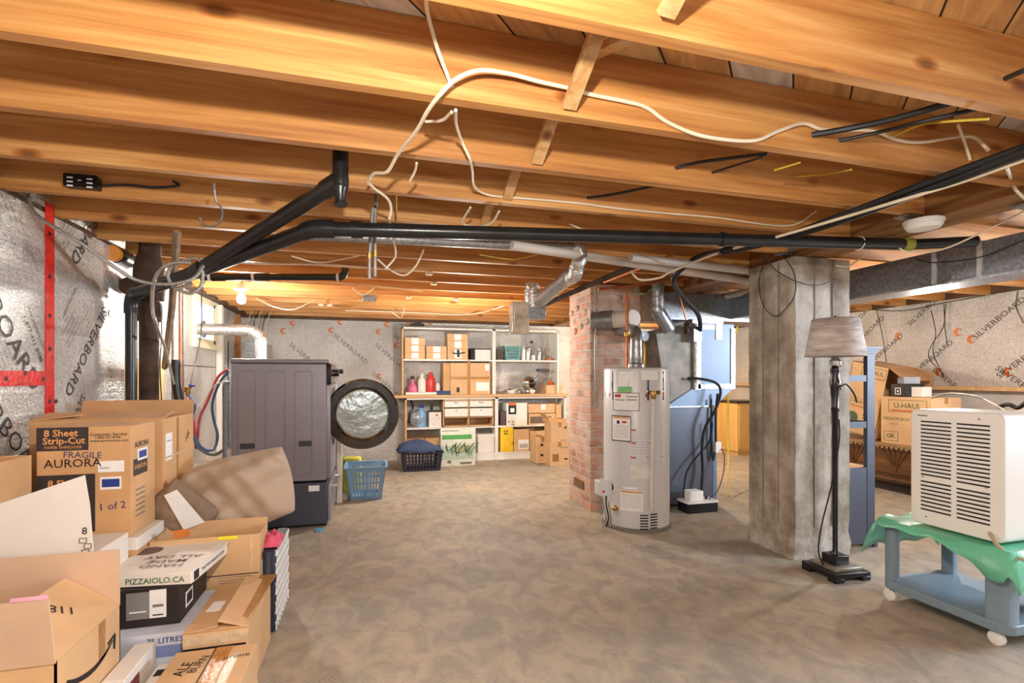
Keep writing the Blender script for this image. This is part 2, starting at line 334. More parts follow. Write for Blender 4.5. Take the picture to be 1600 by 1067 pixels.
class MB:
    def __init__(s, frame=None): s.bm = bmesh.new(); s.f = frame or Matrix.Identity(4)
    def v(s, p): return s.bm.verts.new(s.f @ Vector(p))
    def face(s, vs, mi=0):
        try: f = s.bm.faces.new(vs); f.material_index = mi; return f
        except ValueError: return None
    def box(s, x0, x1, y0, y1, z0, z1, mi=0, m=None):
        m = m or Matrix.Identity(4)
        c = [s.v(m @ Vector(p)) for p in ((x0,y0,z0),(x1,y0,z0),(x1,y1,z0),(x0,y1,z0),(x0,y0,z1),(x1,y0,z1),(x1,y1,z1),(x0,y1,z1))]
        for q in ((3,2,1,0),(4,5,6,7),(0,1,5,4),(1,2,6,5),(2,3,7,6),(3,0,4,7)): s.face([c[i] for i in q], mi)
        return s
    def rbox(s, x0, x1, y0, y1, z0, z1, r=.01, n=3, axis='z', mi=0):
        """box with four rounded edges along an axis"""
        if axis == 'z': a0, a1, b0, b1, c0, c1, f = x0, x1, y0, y1, z0, z1, lambda a, b, c: (a, b, c)
        elif axis == 'y': a0, a1, b0, b1, c0, c1, f = x0, x1, z0, z1, y0, y1, lambda a, b, c: (a, c, b)
        else: a0, a1, b0, b1, c0, c1, f = y0, y1, z0, z1, x0, x1, lambda a, b, c: (c, a, b)
        ring = []
        for cx, cy, st in ((a1-r, b1-r, 0), (a0+r, b1-r, 1), (a0+r, b0+r, 2), (a1-r, b0+r, 3)):
            for k in range(n+1):
                t = (st+k/n)*PI/2; ring.append((cx+r*math.cos(t), cy+r*math.sin(t)))
        lo = [s.v(f(a, b, c0)) for a, b in ring]; hi = [s.v(f(a, b, c1)) for a, b in ring]; N = len(ring)
        for i in range(N): s.face([lo[i], lo[(i+1) % N], hi[(i+1) % N], hi[i]], mi)
        s.face(lo[::-1], mi); s.face(hi, mi); return s
    def tube(s, pts, r, n=8, smooth=5, mi=0, cap=True, rib=None):
        P = catmull(pts, smooth) if smooth and len(pts) > 2 else [Vector(p) for p in pts]
        rings = []; up = None
        for i, p in enumerate(P):
            t = (P[min(i+1, len(P)-1)]-P[max(i-1, 0)]).normalized()
            if up is None: up = Vector((0, 0, 1)) if abs(t.z) < .9 else Vector((1, 0, 0))
            a = (up-t*up.dot(t)).normalized(); b = t.cross(a); up = a
            rr = r(i/(len(P)-1)) if callable(r) else r
            if rib: rr *= 1+rib*(i % 2)
            rings.append([s.v(p+a*rr*math.cos(2*PI*k/n)+b*rr*math.sin(2*PI*k/n)) for k in range(n)])
        for A, B in zip(rings, rings[1:]):
            for k in range(n): s.face([A[k], A[(k+1) % n], B[(k+1) % n], B[k]], mi)
        if cap: s.face(rings[0][::-1], mi); s.face(rings[-1], mi)
        return s
    def cyl(s, p0, p1, r, n=16, mi=0, r1=None):
        rf = (lambda t: r+(r1-r)*t) if r1 is not None else r
        return s.tube([p0, p1], rf, n, 0, mi)
    def lathe(s, prof, c=(0, 0, 0), n=24, axis='z', mi=0):
        c = Vector(c); rings = []
        for r, z in prof:
            ring = []
            for k in range(n):
                t = 2*PI*k/n; a, b = r*math.cos(t), r*math.sin(t)
                p = {'z': (a, b, z), 'y': (a, z, -b), 'x': (z, a, b)}[axis]
                ring.append(s.v(c+Vector(p)))
            rings.append(ring)
        for A, B in zip(rings, rings[1:]):
            for k in range(n): s.face([A[k], A[(k+1) % n], B[(k+1) % n], B[k]], mi)
        s.face(rings[0][::-1], mi); s.face(rings[-1], mi); return s
    def slab(s, pts, t, mi=0):
        """polygon given a thickness t along its normal"""
        P = [Vector(p) for p in pts]; n = (P[1]-P[0]).cross(P[2]-P[0]).normalized()*t
        a = [s.v(p) for p in P]; b = [s.v(p+n) for p in P]; N = len(P)
        s.face(a[::-1], mi); s.face(b, mi)
        for i in range(N): s.face([a[i], a[(i+1) % N], b[(i+1) % N], b[i]], mi)
        return s
    def text(s, txt, m, size, mi=0, bold=0, sx=1.0):
        vs, fs = text_mesh(txt, bold); M = m @ Matrix.Diagonal((size*sx, size, size, 1))
        V = [s.v(M @ v) for v in vs]
        for f in fs: s.face([V[i] for i in f], mi)
        return s
    def sphere(s, c, r, n=14, sc=(1, 1, 1), mi=0):
        c = Vector(c); rings = []
        for i in range(1, n//2):
            ph = PI*i/(n//2); rings.append([s.v(c+Vector((r*sc[0]*math.sin(ph)*math.cos(2*PI*k/n), r*sc[1]*math.sin(ph)*math.sin(2*PI*k/n), r*sc[2]*math.cos(ph)))) for k in range(n)])
        a = s.v(c+Vector((0, 0, r*sc[2]))); b = s.v(c-Vector((0, 0, r*sc[2])))
        for A, B in zip(rings, rings[1:]):
            for k in range(n): s.face([A[k], B[k], B[(k+1) % n], A[(k+1) % n]], mi)
        for k in range(n): s.face([a, rings[0][k], rings[0][(k+1) % n]], mi); s.face([b, rings[-1][(k+1) % n], rings[-1][k]], mi)
        return s
    def build(s, name, mats, parent=None, bevel=0, loc=None, recalc=True):
        if recalc: bmesh.ops.recalc_face_normals(s.bm, faces=s.bm.faces)
        root = parent
        while root is not None and root.parent is not None: root = root.parent
        if root is not None: org = root.location.copy()
        elif loc is not None: org = Vector(loc)
        else:
            xs = [v.co for v in s.bm.verts]
            org = Vector(((min(v.x for v in xs)+max(v.x for v in xs))/2, (min(v.y for v in xs)+max(v.y for v in xs))/2, min(v.z for v in xs)))
        bmesh.ops.translate(s.bm, vec=-org, verts=s.bm.verts)
        me = bpy.data.meshes.new(name); s.bm.to_mesh(me); s.bm.free()
        for m in (mats if isinstance(mats, (list, tuple)) else [mats]): me.materials.append(m)
        me.shade_smooth(); me.set_sharp_from_angle(angle=math.radians(32))
        o = bpy.data.objects.new(name, me); COL.objects.link(o)
        if parent is not None: o.parent = parent
        else: o.location = org
        if bevel:
            b = o.modifiers.new('b', 'BEVEL'); b.width = bevel; b.segments = 2; b.limit_method = 'ANGLE'
        return o
def tag(o, label, cat, group=None, kind=None):
    o['label'] = label; o['category'] = cat
    if group: o['group'] = group
    if kind: o['kind'] = kind
    return o
def thing(name, label, cat, loc, group=None):
    o = bpy.data.objects.new(name, None); COL.objects.link(o); o.location = loc; o.empty_display_size = .05
    return tag(o, label, cat, group)
def struct(o):
    o['kind'] = 'structure'; return o
def ext(o):
    return o
def FR(x, y, z, deg=0): return Matrix.Translation((x, y, z)) @ Matrix.Rotation(math.radians(deg), 4, 'Z')
def frontM(x, y, z, ang=0):  # text lying on a face that looks toward -Y
    return Matrix.Translation((x, y, z)) @ Matrix.Rotation(PI/2, 4, 'X') @ Matrix.Rotation(ang, 4, 'Z')
def sideM(x, y, z, ang=0):   # on a face that looks toward +X
    return Matrix.Translation((x, y, z)) @ Matrix.Rotation(PI/2, 4, 'Z') @ Matrix.Rotation(PI/2, 4, 'X') @ Matrix.Rotation(ang, 4, 'Z')
def leftM(x, y, z, ang=0):   # on a face that looks toward -X
    return Matrix.Translation((x, y, z)) @ Matrix.Rotation(-PI/2, 4, 'Z') @ Matrix.Rotation(PI/2, 4, 'X') @ Matrix.Rotation(ang, 4, 'Z')
def topM(x, y, z, ang=0): return Matrix.Translation((x, y, z)) @ Matrix.Rotation(ang, 4, 'Z')

# ================================================================ SETTING
XL, XR, YF, YB, ZJ, ZS = -1.66, 6.0, -2.6, 7.4, 2.02, 2.245
struct(MB().box(XL-.1, XR+.1, YF-.1, YB+.1, -.1, 0).build('floor', FLOOR, loc=(0, 0, 0)))
struct(MB().box(XL-.1, XR+.1, YF-.1, YB+.1, ZS, ZS+.05).build('ceiling', BOARDS, loc=(0, 0, 0)))
RIM = mat('dark_rim', (92, 66, 44), .8, 0, .25, 6)
PLASTER = mat('grey_plaster', (196, 190, 182), .85, 0, .1, 4, .3, 30)
BLOCK = mat('concrete_ledge', (168, 156, 142), .9, 0, .18, 6, .5, 30)
TAN = mat('tan_panel', (206, 172, 118), .6, 0, .12, 5)
wl = MB()
WY0, WY1, WZ0, WZ1 = 5.56, 6.21, 1.55, 1.98           # window opening in the left wall
wl.box(XL-.1, XL, YF, WY0, 0, ZS); wl.box(XL-.1, XL, WY1, YB, 0, ZS); wl.box(XL-.1, XL, WY0, WY1, 0, WZ0); wl.box(XL-.1, XL, WY0, WY1, WZ1, ZS)
wleft = struct(wl.build('wall_left', FOIL, loc=(0, 0, 0)))
struct(MB().box(XL, -1.52, 4.6, YB, 0, .36).build('trim_1', BLOCK, loc=(0, 0, 0)))
struct(MB().box(XL, -1.56, YF, 3.86, .83, 2.01).build('wall_left_insulation', FOIL, loc=(0, 0, 0)))
struct(MB().box(XL, -1.60, YF, 3.86, 0, .82).build('wall_left_base', BLOCK, loc=(0, 0, 0)))
struct(MB().box(XL, -1.552, YF, 3.86, .812, .832).build('trim_2', BLACK, loc=(0, 0, 0)))
PANE, pnt, pb_ = newmat('window_pane'); pnt.nodes.remove(pb_)
_t, _g, _m = pnt.nodes.new('ShaderNodeBsdfTransparent'), pnt.nodes.new('ShaderNodeBsdfGlossy'), pnt.nodes.new('ShaderNodeMixShader')
_t.inputs[0].default_value = (.94, .97, 1, 1); _g.inputs['Roughness'].default_value = .05; _m.inputs[0].default_value = .08
pnt.links.new(_t.outputs[0], _m.inputs[1]); pnt.links.new(_g.outputs[0], _m.inputs[2]); pnt.links.new(_m.outputs[0], pnt.nodes['Material Output'].inputs[0])
win = struct(MB().box(XL-.07, XL-.064, WY0, WY1, WZ0, WZ1).build('window_1', PANE, loc=(0, 0, 0)))
TRIMC = mat('cream_trim', (232, 222, 190), .6, 0, .05, 6)
f = MB()
for y0, y1, z0, z1 in ((WY0, WY0+.035, WZ0, WZ1), (WY1-.05, WY1, WZ0, WZ1), (WY0, WY1, WZ0, WZ0+.04), (WY0, WY1, WZ1-.03, WZ1)):
    f.box(XL-.099, XL+.006, y0, y1, z0, z1)
for y0, y1, z0, z1 in ((WY0-.05, WY1+.05, WZ0-.06, WZ0), (WY1, WY1+.06, WZ0, WZ1+.04), (WY0-.05, WY0, WZ0, WZ1+.04), (WY0, WY1, WZ1, WZ1+.04)): f.box(XL, XL+.02, y0, y1, z0, z1)
f.build('window_frame', TRIMC, win)
wb = struct(MB().box(XL, XR, YB, YB+.1, 0, ZS).build('wall_back', FOIL, loc=(0, 0, 0)))
struct(MB().box(3.9, XR, YB-.03, YB, 0, 1.25).build('wall_back_panel', TAN, loc=(0, 0, 0)))
# right wall with a small high daylight window towards the front
wr = MB(); RY0, RY1, RZ0, RZ1 = -.2, 1.4, 1.2, 1.9
wr.box(XR, XR+.1, YF, RY0, 0, ZS); wr.box(XR, XR+.1, RY1, YB, 0, ZS); wr.box(XR, XR+.1, RY0, RY1, 0, RZ0); wr.box(XR, XR+.1, RY0, RY1, RZ1, ZS)
wright = struct(wr.build('wall_right', FOIL, loc=(0, 0, 0)))
struct(MB().box(XR-.04, XR, RY1, YB-.03, 0, 1.06).build('wall_right_base', PLASTER, loc=(0, 0, 0)))
struct(MB().box(XR-.14, XR, RY1, YB-.04, 1.06, 1.10).build('trim_3', PLANK, loc=(0, 0, 0)))
struct(MB().box(XL, XR, YF-.1, YF, 0, ZS).build('wall_front', PLASTER, loc=(0, 0, 0)))
struct(MB().box(XL, XR-.0, YB-.04, YB, 1.99, ZS).build('trim_4', RIM, loc=(0, 0, 0)))
struct(MB().box(XL, -1.57, YF, YB-.04, 2.01, 2.04).build('trim_5', RIM, loc=(0, 0, 0)))
struct(MB().box(XR-.04, XR, YF, YB-.04, 2.03, ZS).build('trim_6', RIM, loc=(0, 0, 0)))

# printing on the foil boards
def swoosh(mb, M, s):
    """small orange crescent mark"""
    for k in range(7):
        a0, a1 = math.radians(40+k*40), math.radians(40+(k+1)*40)
        r0, r1 = .5*s, (.18+.05*abs(k-3))*s
        V = [mb.v(M @ Vector((r*math.cos(a)+ox, r*math.sin(a), 0))) for r, a, ox in ((r0, a0, 0), (r0, a1, 0), (r1, a1, .1*s), (r1, a0, .1*s))]
        mb.face(V, 1)
def boardprint(name, parent, items):
    mb = MB()
    for kind, M, s in items:
        if kind == 'logo': swoosh(mb, M, s)
        elif kind == 'small':
            for k in range(6): mb.text(('this side may face either way', 'insulation board with film', 'panneau isolant', 'use with approved tape', 'type 2', 'www')[k], M @ Matrix.Translation((0, -k*s*1.3, 0)), s, 2)
        else: mb.text(kind, M, s, 0, 0, 1.12)
    return mb.build(name, [INK, ORANGE, GREYINK], parent, recalc=False)
XS = -1.557
def LW(px, py, ang): p = at(px, py, X=XS); return sideM(XS, p.y, p.z, math.radians(ang))
_lp = boardprint('wall_left_print', wleft, [
    ('SILVERBOARD', LW(137, 545, -128), .092), ('logo', LW(174, 490, 0), .06), ('SILVERBOARD', LW(-8, 478, -52), .13), ('SILVERBOARD', LW(8, 668, -48), .12),
    ('BOARD', LW(133, 375, -128), .10), ('small', LW(118, 520, -128), .020), ('small', LW(146, 500, -128), .018), ('small', LW(112, 370, -128), .020),
    ('1-877-411-8748', LW(52, 530, -58), .035), ('www.amcfoam.com', LW(57, 512, -58), .026), ('small', LW(14, 545, -58), .022), ('TAPE THIS JOINT', LW(110, 470, -125), .024),
    ('SILVER', LW(122, 640, -125), .06), ('www', LW(20, 300, -58), .03), ('small', LW(10, 300, -58), .024)])
_lp.data.materials[0] = mat('soft_ink', (52, 48, 46), .6)
def BW(px, py, ang): p = at(px, py, Y=YB-.003); return frontM(p.x, YB-.003, p.z, math.radians(ang))
it = []
for x, y in ((458, 505), (532, 503), (605, 507), (443, 517), (518, 516), (592, 518), (593, 588), (640, 505), (673, 503), (868, 640), (620, 540)): it.append(('logo', BW(x, y, 0), .085))
for x, y, a in ((548, 545, -42), (640, 545, -42), (607, 605, -42), (612, 560, -42), (480, 560, -42), (470, 600, -42), (625, 650, -42)): it.append(('SILVERBOARD', BW(x, y, a), .085))
for x, y in ((1140, 500), (1150, 545)): it.append(('SILVERBOARD', BW(x, y, -42), .12))
boardprint('wall_back_print', wb, it).data.materials[0] = GREYINK
def RWp(px, py, ang, s=0): p = at(px, py, X=XR-.003); return leftM(XR-.003, p.y, p.z, math.radians(ang))
it = []
for x, y in ((1404, 525), (1497, 519), (1518, 530), (1467, 581), (1576, 581)): it.append(('logo', RWp(x, y, 0), .09))
for x, y, a in ((1560, 498, 40), (1455, 560, 40), (1382, 548, 40), (1490, 602, -40), (1598, 602, -40), (1600, 560, 40), (1355, 520, 40), (1450, 480, 40), (1340, 500, 40)): it.append(('SILVERBOARD', RWp(x, y, a), .078))
boardprint('wall_right_print', wright, it).data.materials[0] = mat('mid_grey_ink', (74, 70, 68), .6)
# red sheathing tape
t = MB()
p0, p1 = at(78, 318, X=XS), at(78, 690, X=XS); t.box(-1.5595, -1.5555, p0.y-.035, p0.y+.035, .84, p0.z)
p2 = at(40, 591, X=XS); t.box(-1.5594, -1.5552, .6, p0.y, p2.z-.035, p2.z+.035)
tp = struct(t.build('trim_7', REDT, wleft))
t = MB()
for px, py in ((78, 365), (78, 432), (78, 493), (78, 545), (78, 627), (88, 627), (10, 592), (40, 583), (68, 592)):
    q = at(px, py, X=-1.5545); t.lathe([(.011, 0), (.011, .0012)], (-1.555, q.y, q.z), 10, 'x')
t.build('tape_marks', INK, tp)

# ---------------------------------------------------------------- joists, one by one
JY = [1.486+.411*k for k in range(-8, 15)]
ORD = ['first', 'second', 'third', 'fourth', 'fifth', 'sixth', 'seventh', 'eighth', 'ninth', 'tenth', 'eleventh', 'twelfth', 'thirteenth', 'fourteenth', 'fifteenth', 'sixteenth']
vis = 0
for k, y in enumerate(JY):
    if y < .9 and k < 6 and y < -2.5: continue
    o = MB().box(-1.59, 2.715, y, y+.039, ZJ, ZS-.002).build('ceiling_joist', JOIST, loc=((.6, y, ZJ)))
    if y > 1.0:
        s = ('nearest long pine ceiling joist, at the top edge of the picture', 'pine joist with the thick white cable looping over its face', 'pine joist with a hanging strap and the lower end of a cross brace', 'pine joist carrying the small black fixture at the left wall')
        lab = s[vis] if vis < 4 else 'long pine ceiling joist, %s from the front of the basement, left of the girder' % ORD[vis]
        vis += 1
    else: lab = 'long pine ceiling joist overhead, %s behind the picture edge' % ORD[max(0, 6-k)]
    tag(o, lab, 'joist', 'long ceiling joists left of the girder')
vis = 0
for k, y in enumerate(JY):
    if y < -.2: continue
    o = MB().box(2.955, 5.955, y, y+.039, ZJ, ZS-.002).build('short_joist', JOIST, loc=((4.4, y, ZJ)))
    tag(o, 'shorter pine joist right of the dark girder, %s from the front' % ORD[min(vis, 15)] if vis < 16 else 'shorter pine joist right of the girder, %s' % ('third from the back wall', 'second from the back wall', 'next to the back wall')[min(2, vis-16)], 'joist', 'short ceiling joists right of the girder'); vis += 1
g = MB(); g.box(2.72, 2.80, -2.5, 7.36, ZJ-.03, ZS-.01); g.box(2.803, 2.87, -2.5, 7.36, ZJ-.028, ZS-.01); g.box(2.873, 2.95, -2.5, 7.36, ZJ-.03, ZS-.01)
tag(g.build('girder', JOISTY, bevel=.002), 'dark built-up timber girder resting on the concrete column', 'beam')

# cross bridging
def brace(p, q, lab, w=.045, t=.02, parent=None):
    p, q = Vector(p), Vector(q); d = (q-p); L = d.length; z = d.normalized(); x = Vector((1, 0, 0)); yv = z.cross(x).normalized(); x = yv.cross(z)
    M = Matrix((x, yv, z)).transposed().to_4x4(); M.translation = p
    return tag(MB(M).box(-w/2, w/2, -t/2, t/2, 0, L).build('cross_brace', BRACE, loc=p), lab, 'brace', 'cross braces between the joists')
for k, (y, X, lab) in enumerate(((1.486, .60, 'largest rough wooden cross brace, running down to the joist with the white cable'), (1.897, .63, 'wooden cross brace just behind the largest one'), (2.308, .62, 'third wooden cross brace back, above the cable bracket'), (2.719, .60, 'farthest cross brace from the front, partly hidden by cables'))):
    brace((X, y-.012, ZJ+.02), (X, y-.411+.052, ZS-.03), lab)
    brace((X+.07, y-.411+.055, ZJ+.05), (X+.07, y-.014, ZS-.03), ('short crossing brace beside the largest cross brace', 'crossing brace tucked in the second joist bay', 'crossing brace tucked in the third joist bay', 'crossing brace tucked in the fourth joist bay')[k])
p = at(1040, 12, Y=1.05)
brace((p.x, 1.05, ZJ+.03), (p.x+.02, .74, ZS-.03), 'splintered brace end at the top edge of the picture')
# tin joist hangers on the girder
for k, (px, lab) in enumerate(((1430, 'bent galvanised strap holding the joist end above the smoke detector'), (1302, 'bent galvanised hanger beside the black drain pipe'))):
    y = (1.897+.02, 2.719)[k]
    h = MB(); h.box(2.66, 2.715, y-.01, y-.006, ZJ-.012, ZJ+.12); h.box(2.60, 2.72, y-.012, y+.05, ZJ-.012, ZJ-.006)
    tag(h.build('joist_hanger', GALV, loc=(2.68, y, ZJ-.012)), lab, 'bracket', 'tin joist hangers')

# ---------------------------------------------------------------- concrete column
cm = MB(); X0, X1, Y0, Y1 = 2.67, 3.12, 2.66, 3.08
nz = 26; rows = []
for i in range(nz+1):
    z = 1.985*i/nz; ring = []
    fl = .05*max(0, 1-z/.35)**2
    for (ax, ay, bx, by) in ((X0, Y0, X1, Y0), (X1, Y0, X1, Y1), (X1, Y1, X0, Y1), (X0, Y1, X0, Y0)):
        for j in range(8):
            tt = j/8; x = ax+(bx-ax)*tt; y = ay+(by-ay)*tt
            cx, cy = x-(X0+X1)/2, y-(Y0+Y1)/2; s = 1+fl*random.uniform(.1, 1)
            jit = .003+.012*max(0, 1-z/.3)
            ring.append(cm.v(((X0+X1)/2+cx*s+random.uniform(-jit, jit), (Y0+Y1)/2+cy*s+random.uniform(-jit, jit), z)))
    rows.append(ring)
for A, B in zip(rows, rows[1:]):
    for k in range(32): cm.face([A[k], A[(k+1) % 32], B[(k+1) % 32], B[k]])
cm.face(rows[0][::-1]); cm.face(rows[-1])
col = tag(cm.build('concrete_column', CONC), 'thick square board-marked concrete column in the middle of the floor', 'column')
cm2 = MB(); cm2.box(X0-.01, X0-.004, 2.80, 2.83, .3, 1.95); 
# formwork board edge seams
s = MB()
for yy in (2.80, 2.94): s.box(X0-.006, X0+.002, yy, yy+.004, .2, 1.97)
for xx in (2.82, 2.97): s.box(xx, xx+.004, Y0-.006, Y0+.002, .2, 1.97)
cm2.bm.free(); s.build('formwork_seam', mat('seam_grey', (138, 128, 116), .9), col)

# ---------------------------------------------------------------- brick chimney
ch = MB(); ch.box(1.87, 2.36, 4.10, 4.58, 0, ZJ)
for k in range(9):
    zz = 1.60+.03*k; ch.sphere((1.868, 4.12+.45*((k*37) % 10)/10, zz), .03, 8, (.5+.3*math.sin(k), 1.6, 1))
chim = tag(ch.build('brick_chimney', BRICK, loc=(2.1, 4.3, 0)), 'square red brick chimney with smeared mortar beside the water heater', 'chimney')
d = MB(); a, b2 = at(897, 745, X=1.866), at(912, 765, X=1.866)
d.box(1.862, 1.872, b2.y, a.y, b2.z-.0, a.z); d.build('cleanout_door', mat('rust_plate', (128, 96, 70), .6, .3, .25, 30, .3), chim)

# ================================================================ PIPES, DUCTS AND CABLES UNDER THE CEILING
def P(*a):
    """pixel + known depth -> point; a = (px, py, 'X'|'Y'|'Z', value)"""
    return at(a[0], a[1], **{a[2]: a[3]})
def coupling(mb, p, d, r, L=.05, n=18):
    d = Vector(d).normalized(); p = Vector(p); mb.cyl(p-d*L/2, p+d*L/2, r, n)
# 1 long drain
A0 = P(205, 700, 'X', -1.43); A1 = P(205, 462, 'X', -1.43); A2 = P(490, 357, 'Y', 2.45); A3 = P(1425, 382, 'Y', 2.15)
t = thing('drain_pipe', 'long black plastic drain pipe hung below the joists across the whole room', 'pipe', (A2.x, A2.y, A2.z), 'black drain pipes')
A1 = Vector((A1.x, A1.y, A1.z)); m1 = A1+(A2-A1).normalized()*.09
MB().tube([A1-Vector((0, 0, 1.0)), A1-Vector((0, 0, .08))], .031, 20, 0).build('wall_riser', ABS, t)
MB().tube([A1-Vector((0, 0, .11)), A1-Vector((0, 0, .05)), A1+(A2-A1).normalized()*.03+Vector((0, 0, .0)), A1+(A2-A1).normalized()*.10], .038, 20, 5).build('lower_elbow', ABS, t)
MB().tube([A1+(A2-A1).normalized()*.06, A2-(A2-A1).normalized()*.03], .036, 20, 0).build('sloping_run', ABS, t)
dx = (A3-A2).normalized()
MB().tube([A2-(A2-A1).normalized()*.06, A2-(A2-A1).normalized()*.015, A2+dx*.03, A2+dx*.09], .042, 20, 5).build('upper_elbow', ABS, t)
MB().tube([A2+dx*.05, A3], .033, 20, 0).build('level_run', ABS, t)
MB().tube([A3, P(1526, 377, 'Y', 2.0)], .030, 20, 0).build('end_run', ABS, t)
for q, L in ((.19, .05), (2.05, .02)):
    m = MB(); coupling(m, A2+dx*q, dx, .039, L, 20); m.build('coupling', ABS, t)
m = MB(); coupling(m, A3-dx*.04, dx, .036, .06, 20); m.lathe([(.02, 0), (.02, .03)], A3, 12, 'x'); m.build('end_cap', mat('yellow_cement', (150, 150, 50), .5), t)
# 2 trap pipe between joists
B0 = Vector((at(532, 262, Y=2.12).x, 2.12, 2.12)); B1 = P(532, 282, 'Y', 2.12); B2 = P(305, 425, 'Y', 3.1)
t = thing('drain_pipe', 'black plastic drain pipe slanting down from a trap between the joists', 'pipe', B1, 'black drain pipes')
MB().tube([B0, B1-Vector((0, 0, .03))], .031, 18, 0).build('stub', ABS, t)
d2 = (B2-B1).normalized()
MB().tube([B1+Vector((0, 0, .0)), B1+d2*.04, B1+d2*.10], .038, 18, 4).build('elbow', ABS, t)
MB().tube([B1+d2*.06, B2], .033, 18, 0).build('sloping_run', ABS, t)
MB().lathe([(.030, .03), (.033, 0), (.03, -.03), (.022, -.055), (.02, -.085), (.026, -.09), (.026, -.1)], B1, 18).build('cleanout', ABS, t)
m = MB(); coupling(m, B2-d2*.05, d2, .040, .1, 18); m.build('coupling', ABS, t)
# 3 far drain
C0 = P(313, 433, 'Y', 4.15); C1 = P(528, 433, 'Y', 4.15)
t = thing('drain_pipe', 'short far black drain pipe with an upturned elbow above the bare bulb', 'pipe', C0, 'black drain pipes')
dx3 = (C1-C0).normalized()
MB().tube([C0, C1], .026, 16, 0).build('level_run', ABS, t)
MB().tube([C1-dx3*.03, C1+dx3*.02, C1+dx3*.05+Vector((0, 0, .03)), C1+dx3*.055+Vector((0, 0, .07))], .029, 16, 5).build('elbow', ABS, t)
for q in (.12, .42):
    m = MB(); coupling(m, C0+dx3*q, dx3, .031, .09, 16); m.build('coupling', ABS, t)
for q in (.06, .35, .95):
    m = MB(); coupling(m, C0+dx3*q, dx3, .032, .018, 16); m.build('pipe_strap', WHITE, t)
# cast-iron stack
S = P(233, 560, 'X', -1.40); x, y = S.x, S.y
t = thing('waste_stack', 'rusty brown cast iron waste stack standing at the left wall corner', 'pipe', (x, y, 0))
MB().tube([(x, y, .4), (x, y, 1.60)], .055, 22, 0).build('lower_pipe', IRON, t)
MB().lathe([(.07, 1.56), (.074, 1.58), (.074, 1.66), (.068, 1.68)], (x, y, 0), 22).build('hub', IRON, t)
MB().tube([(x, y, 1.66), (x, y, 1.8), (x+.01, y, 2.19)], .062, 22, 0).build('upper_pipe', IRON, t)
MB().tube([(x-.16, y+.03, 1.78), (x-.08, y+.02, 1.80), (x, y, 1.74)], .05, 18, 4).lathe([(.085, 1.70), (.09, 1.76), (.085, 1.92), (.07, 1.98)], (x, y, 0), 22).build('wye_fitting', IRON, t)
p = P(191, 403, 'Y', y-.0)
MB().lathe([(.048, -.04), (.048, 0), (.04, .006)], (p.x, y-.10, p.z), 18, 'y').build('orange_plug', mat('orange_plug', (232, 150, 60), .4), t)
MB().lathe([(.052, 0), (.052, .16)], (p.x, y-.09, p.z), 18, 'y').build('side_branch', ABS, t)
# thin risers beside the stack
for k, (px, c, lab) in enumerate(((270, GPIPE, 'thin grey water riser nearest the iron stack'), (281, COPPER, 'thin copper water riser beside the grey one, left wall'), (286, GPIPE, 'dark thin riser, rightmost of the three by the stack'))):
    q = P(px, 520, 'X', -1.45)
    tag(MB().tube([(q.x, q.y, .95), (q.x, q.y, 2.0)], .009, 10, 0).build('water_riser', c, loc=(q.x, q.y, .95)), lab, 'pipe', 'thin risers at the left wall')
q = P(262, 620, 'X', -1.48)
a, b = P(257, 575, 'X', -1.5), P(277, 362, 'Z', 2.0)
tag(MB().tube([a, (a+b)/2+Vector((.01, 0, 0)), b], .02, 4, 0).build('wood_batten', mat('old_batten', (150, 128, 104), .8, 0, .2, 20), loc=a), 'leaning grey wooden batten behind the thin risers', 'batten')
# twin vertical supply pipes hanging from the joist
for k, (px, p2, top, bot, lab) in enumerate(((588, 577, 252, 436, 'left of the two thin pipes hanging open-ended in front of the shelving'), (590, 586, 285, 432, 'right of the two thin pipes hanging open-ended below the joists'))):
    Y = 2.56+.0*k
    a = at(px-3*k, top+25, Y=Y); b = at(p2, bot, Y=Y); a.z = 2.02
    t = thing('supply_pipe', lab, 'pipe', a, 'hanging supply pipes')
    MB().tube([a+Vector((0, 0, .1)), a, (a+b)/2+Vector((0, 0, .18)), b+Vector((0, 0, .10)), b], .0085, 10, 0).build('pipe_run', GPIPE, t)
    MB().tube([b+Vector((0, 0, .125)), b+Vector((0, 0, .10))], .012, 10, 0).build('coupling', BRASS, t)
# flat galvanised pipe behind the long drain and white vent pipes
a, b = P(480, 352, 'Z', 2.0), P(890, 388, 'Z', 1.99)
a = Vector((a.x, 2.60, 2.0)); a = P(470, 366, 'Y', 2.95); b = P(898, 388, 'Y', 3.1)
t = thing('vent_duct', 'silver foil wrapped round duct dropping from the joists towards the shelving', 'duct', b)
MB().tube([a, b], .030, 14, 0).build('level_run', GALV, t)
E1 = P(899, 425, 'Y', 3.1); E2 = P(843, 470, 'Y', 3.9)
MB().tube([b+Vector((-.02, 0, 0)), b+Vector((.03, 0, -.01)), b+Vector((.045, 0, -.06)), (E1+b)/2+Vector((.02, .0, -.02)), E1+Vector((.02, .02, .03))], .046, 18, 5, rib=.04).build('drop_elbow', FTAPE, t)
MB().tube([E1+Vector((.02, .02, .05)), E1+Vector((.015, .05, -.01)), E1+(E2-E1)*.2], .05, 18, 5).build('lower_elbow', FTAPE, t)
MB().tube([E1+(E2-E1)*.12, E2], .052, 18, 0).build('sloping_run', GALV, t)
q = P(833, 462, 'Y', 4.0)
MB().tube([q+Vector((0, 0, -.10)), q+Vector((-.01, 0, 0)), q+Vector((0, 0, .10))], .062, 16, 4, rib=.06).build('foil_collar', FTAPE, t)
m = MB(); q2 = P(835, 480, 'Y', 4.05); m.box(q2.x-.09, q2.x+.09, 4.0, 4.16, q2.z-.10, q2.z+.06); m.build('register_boot', GALV, t, bevel=.008)
q = P(812, 497, 'Y', 4.0)
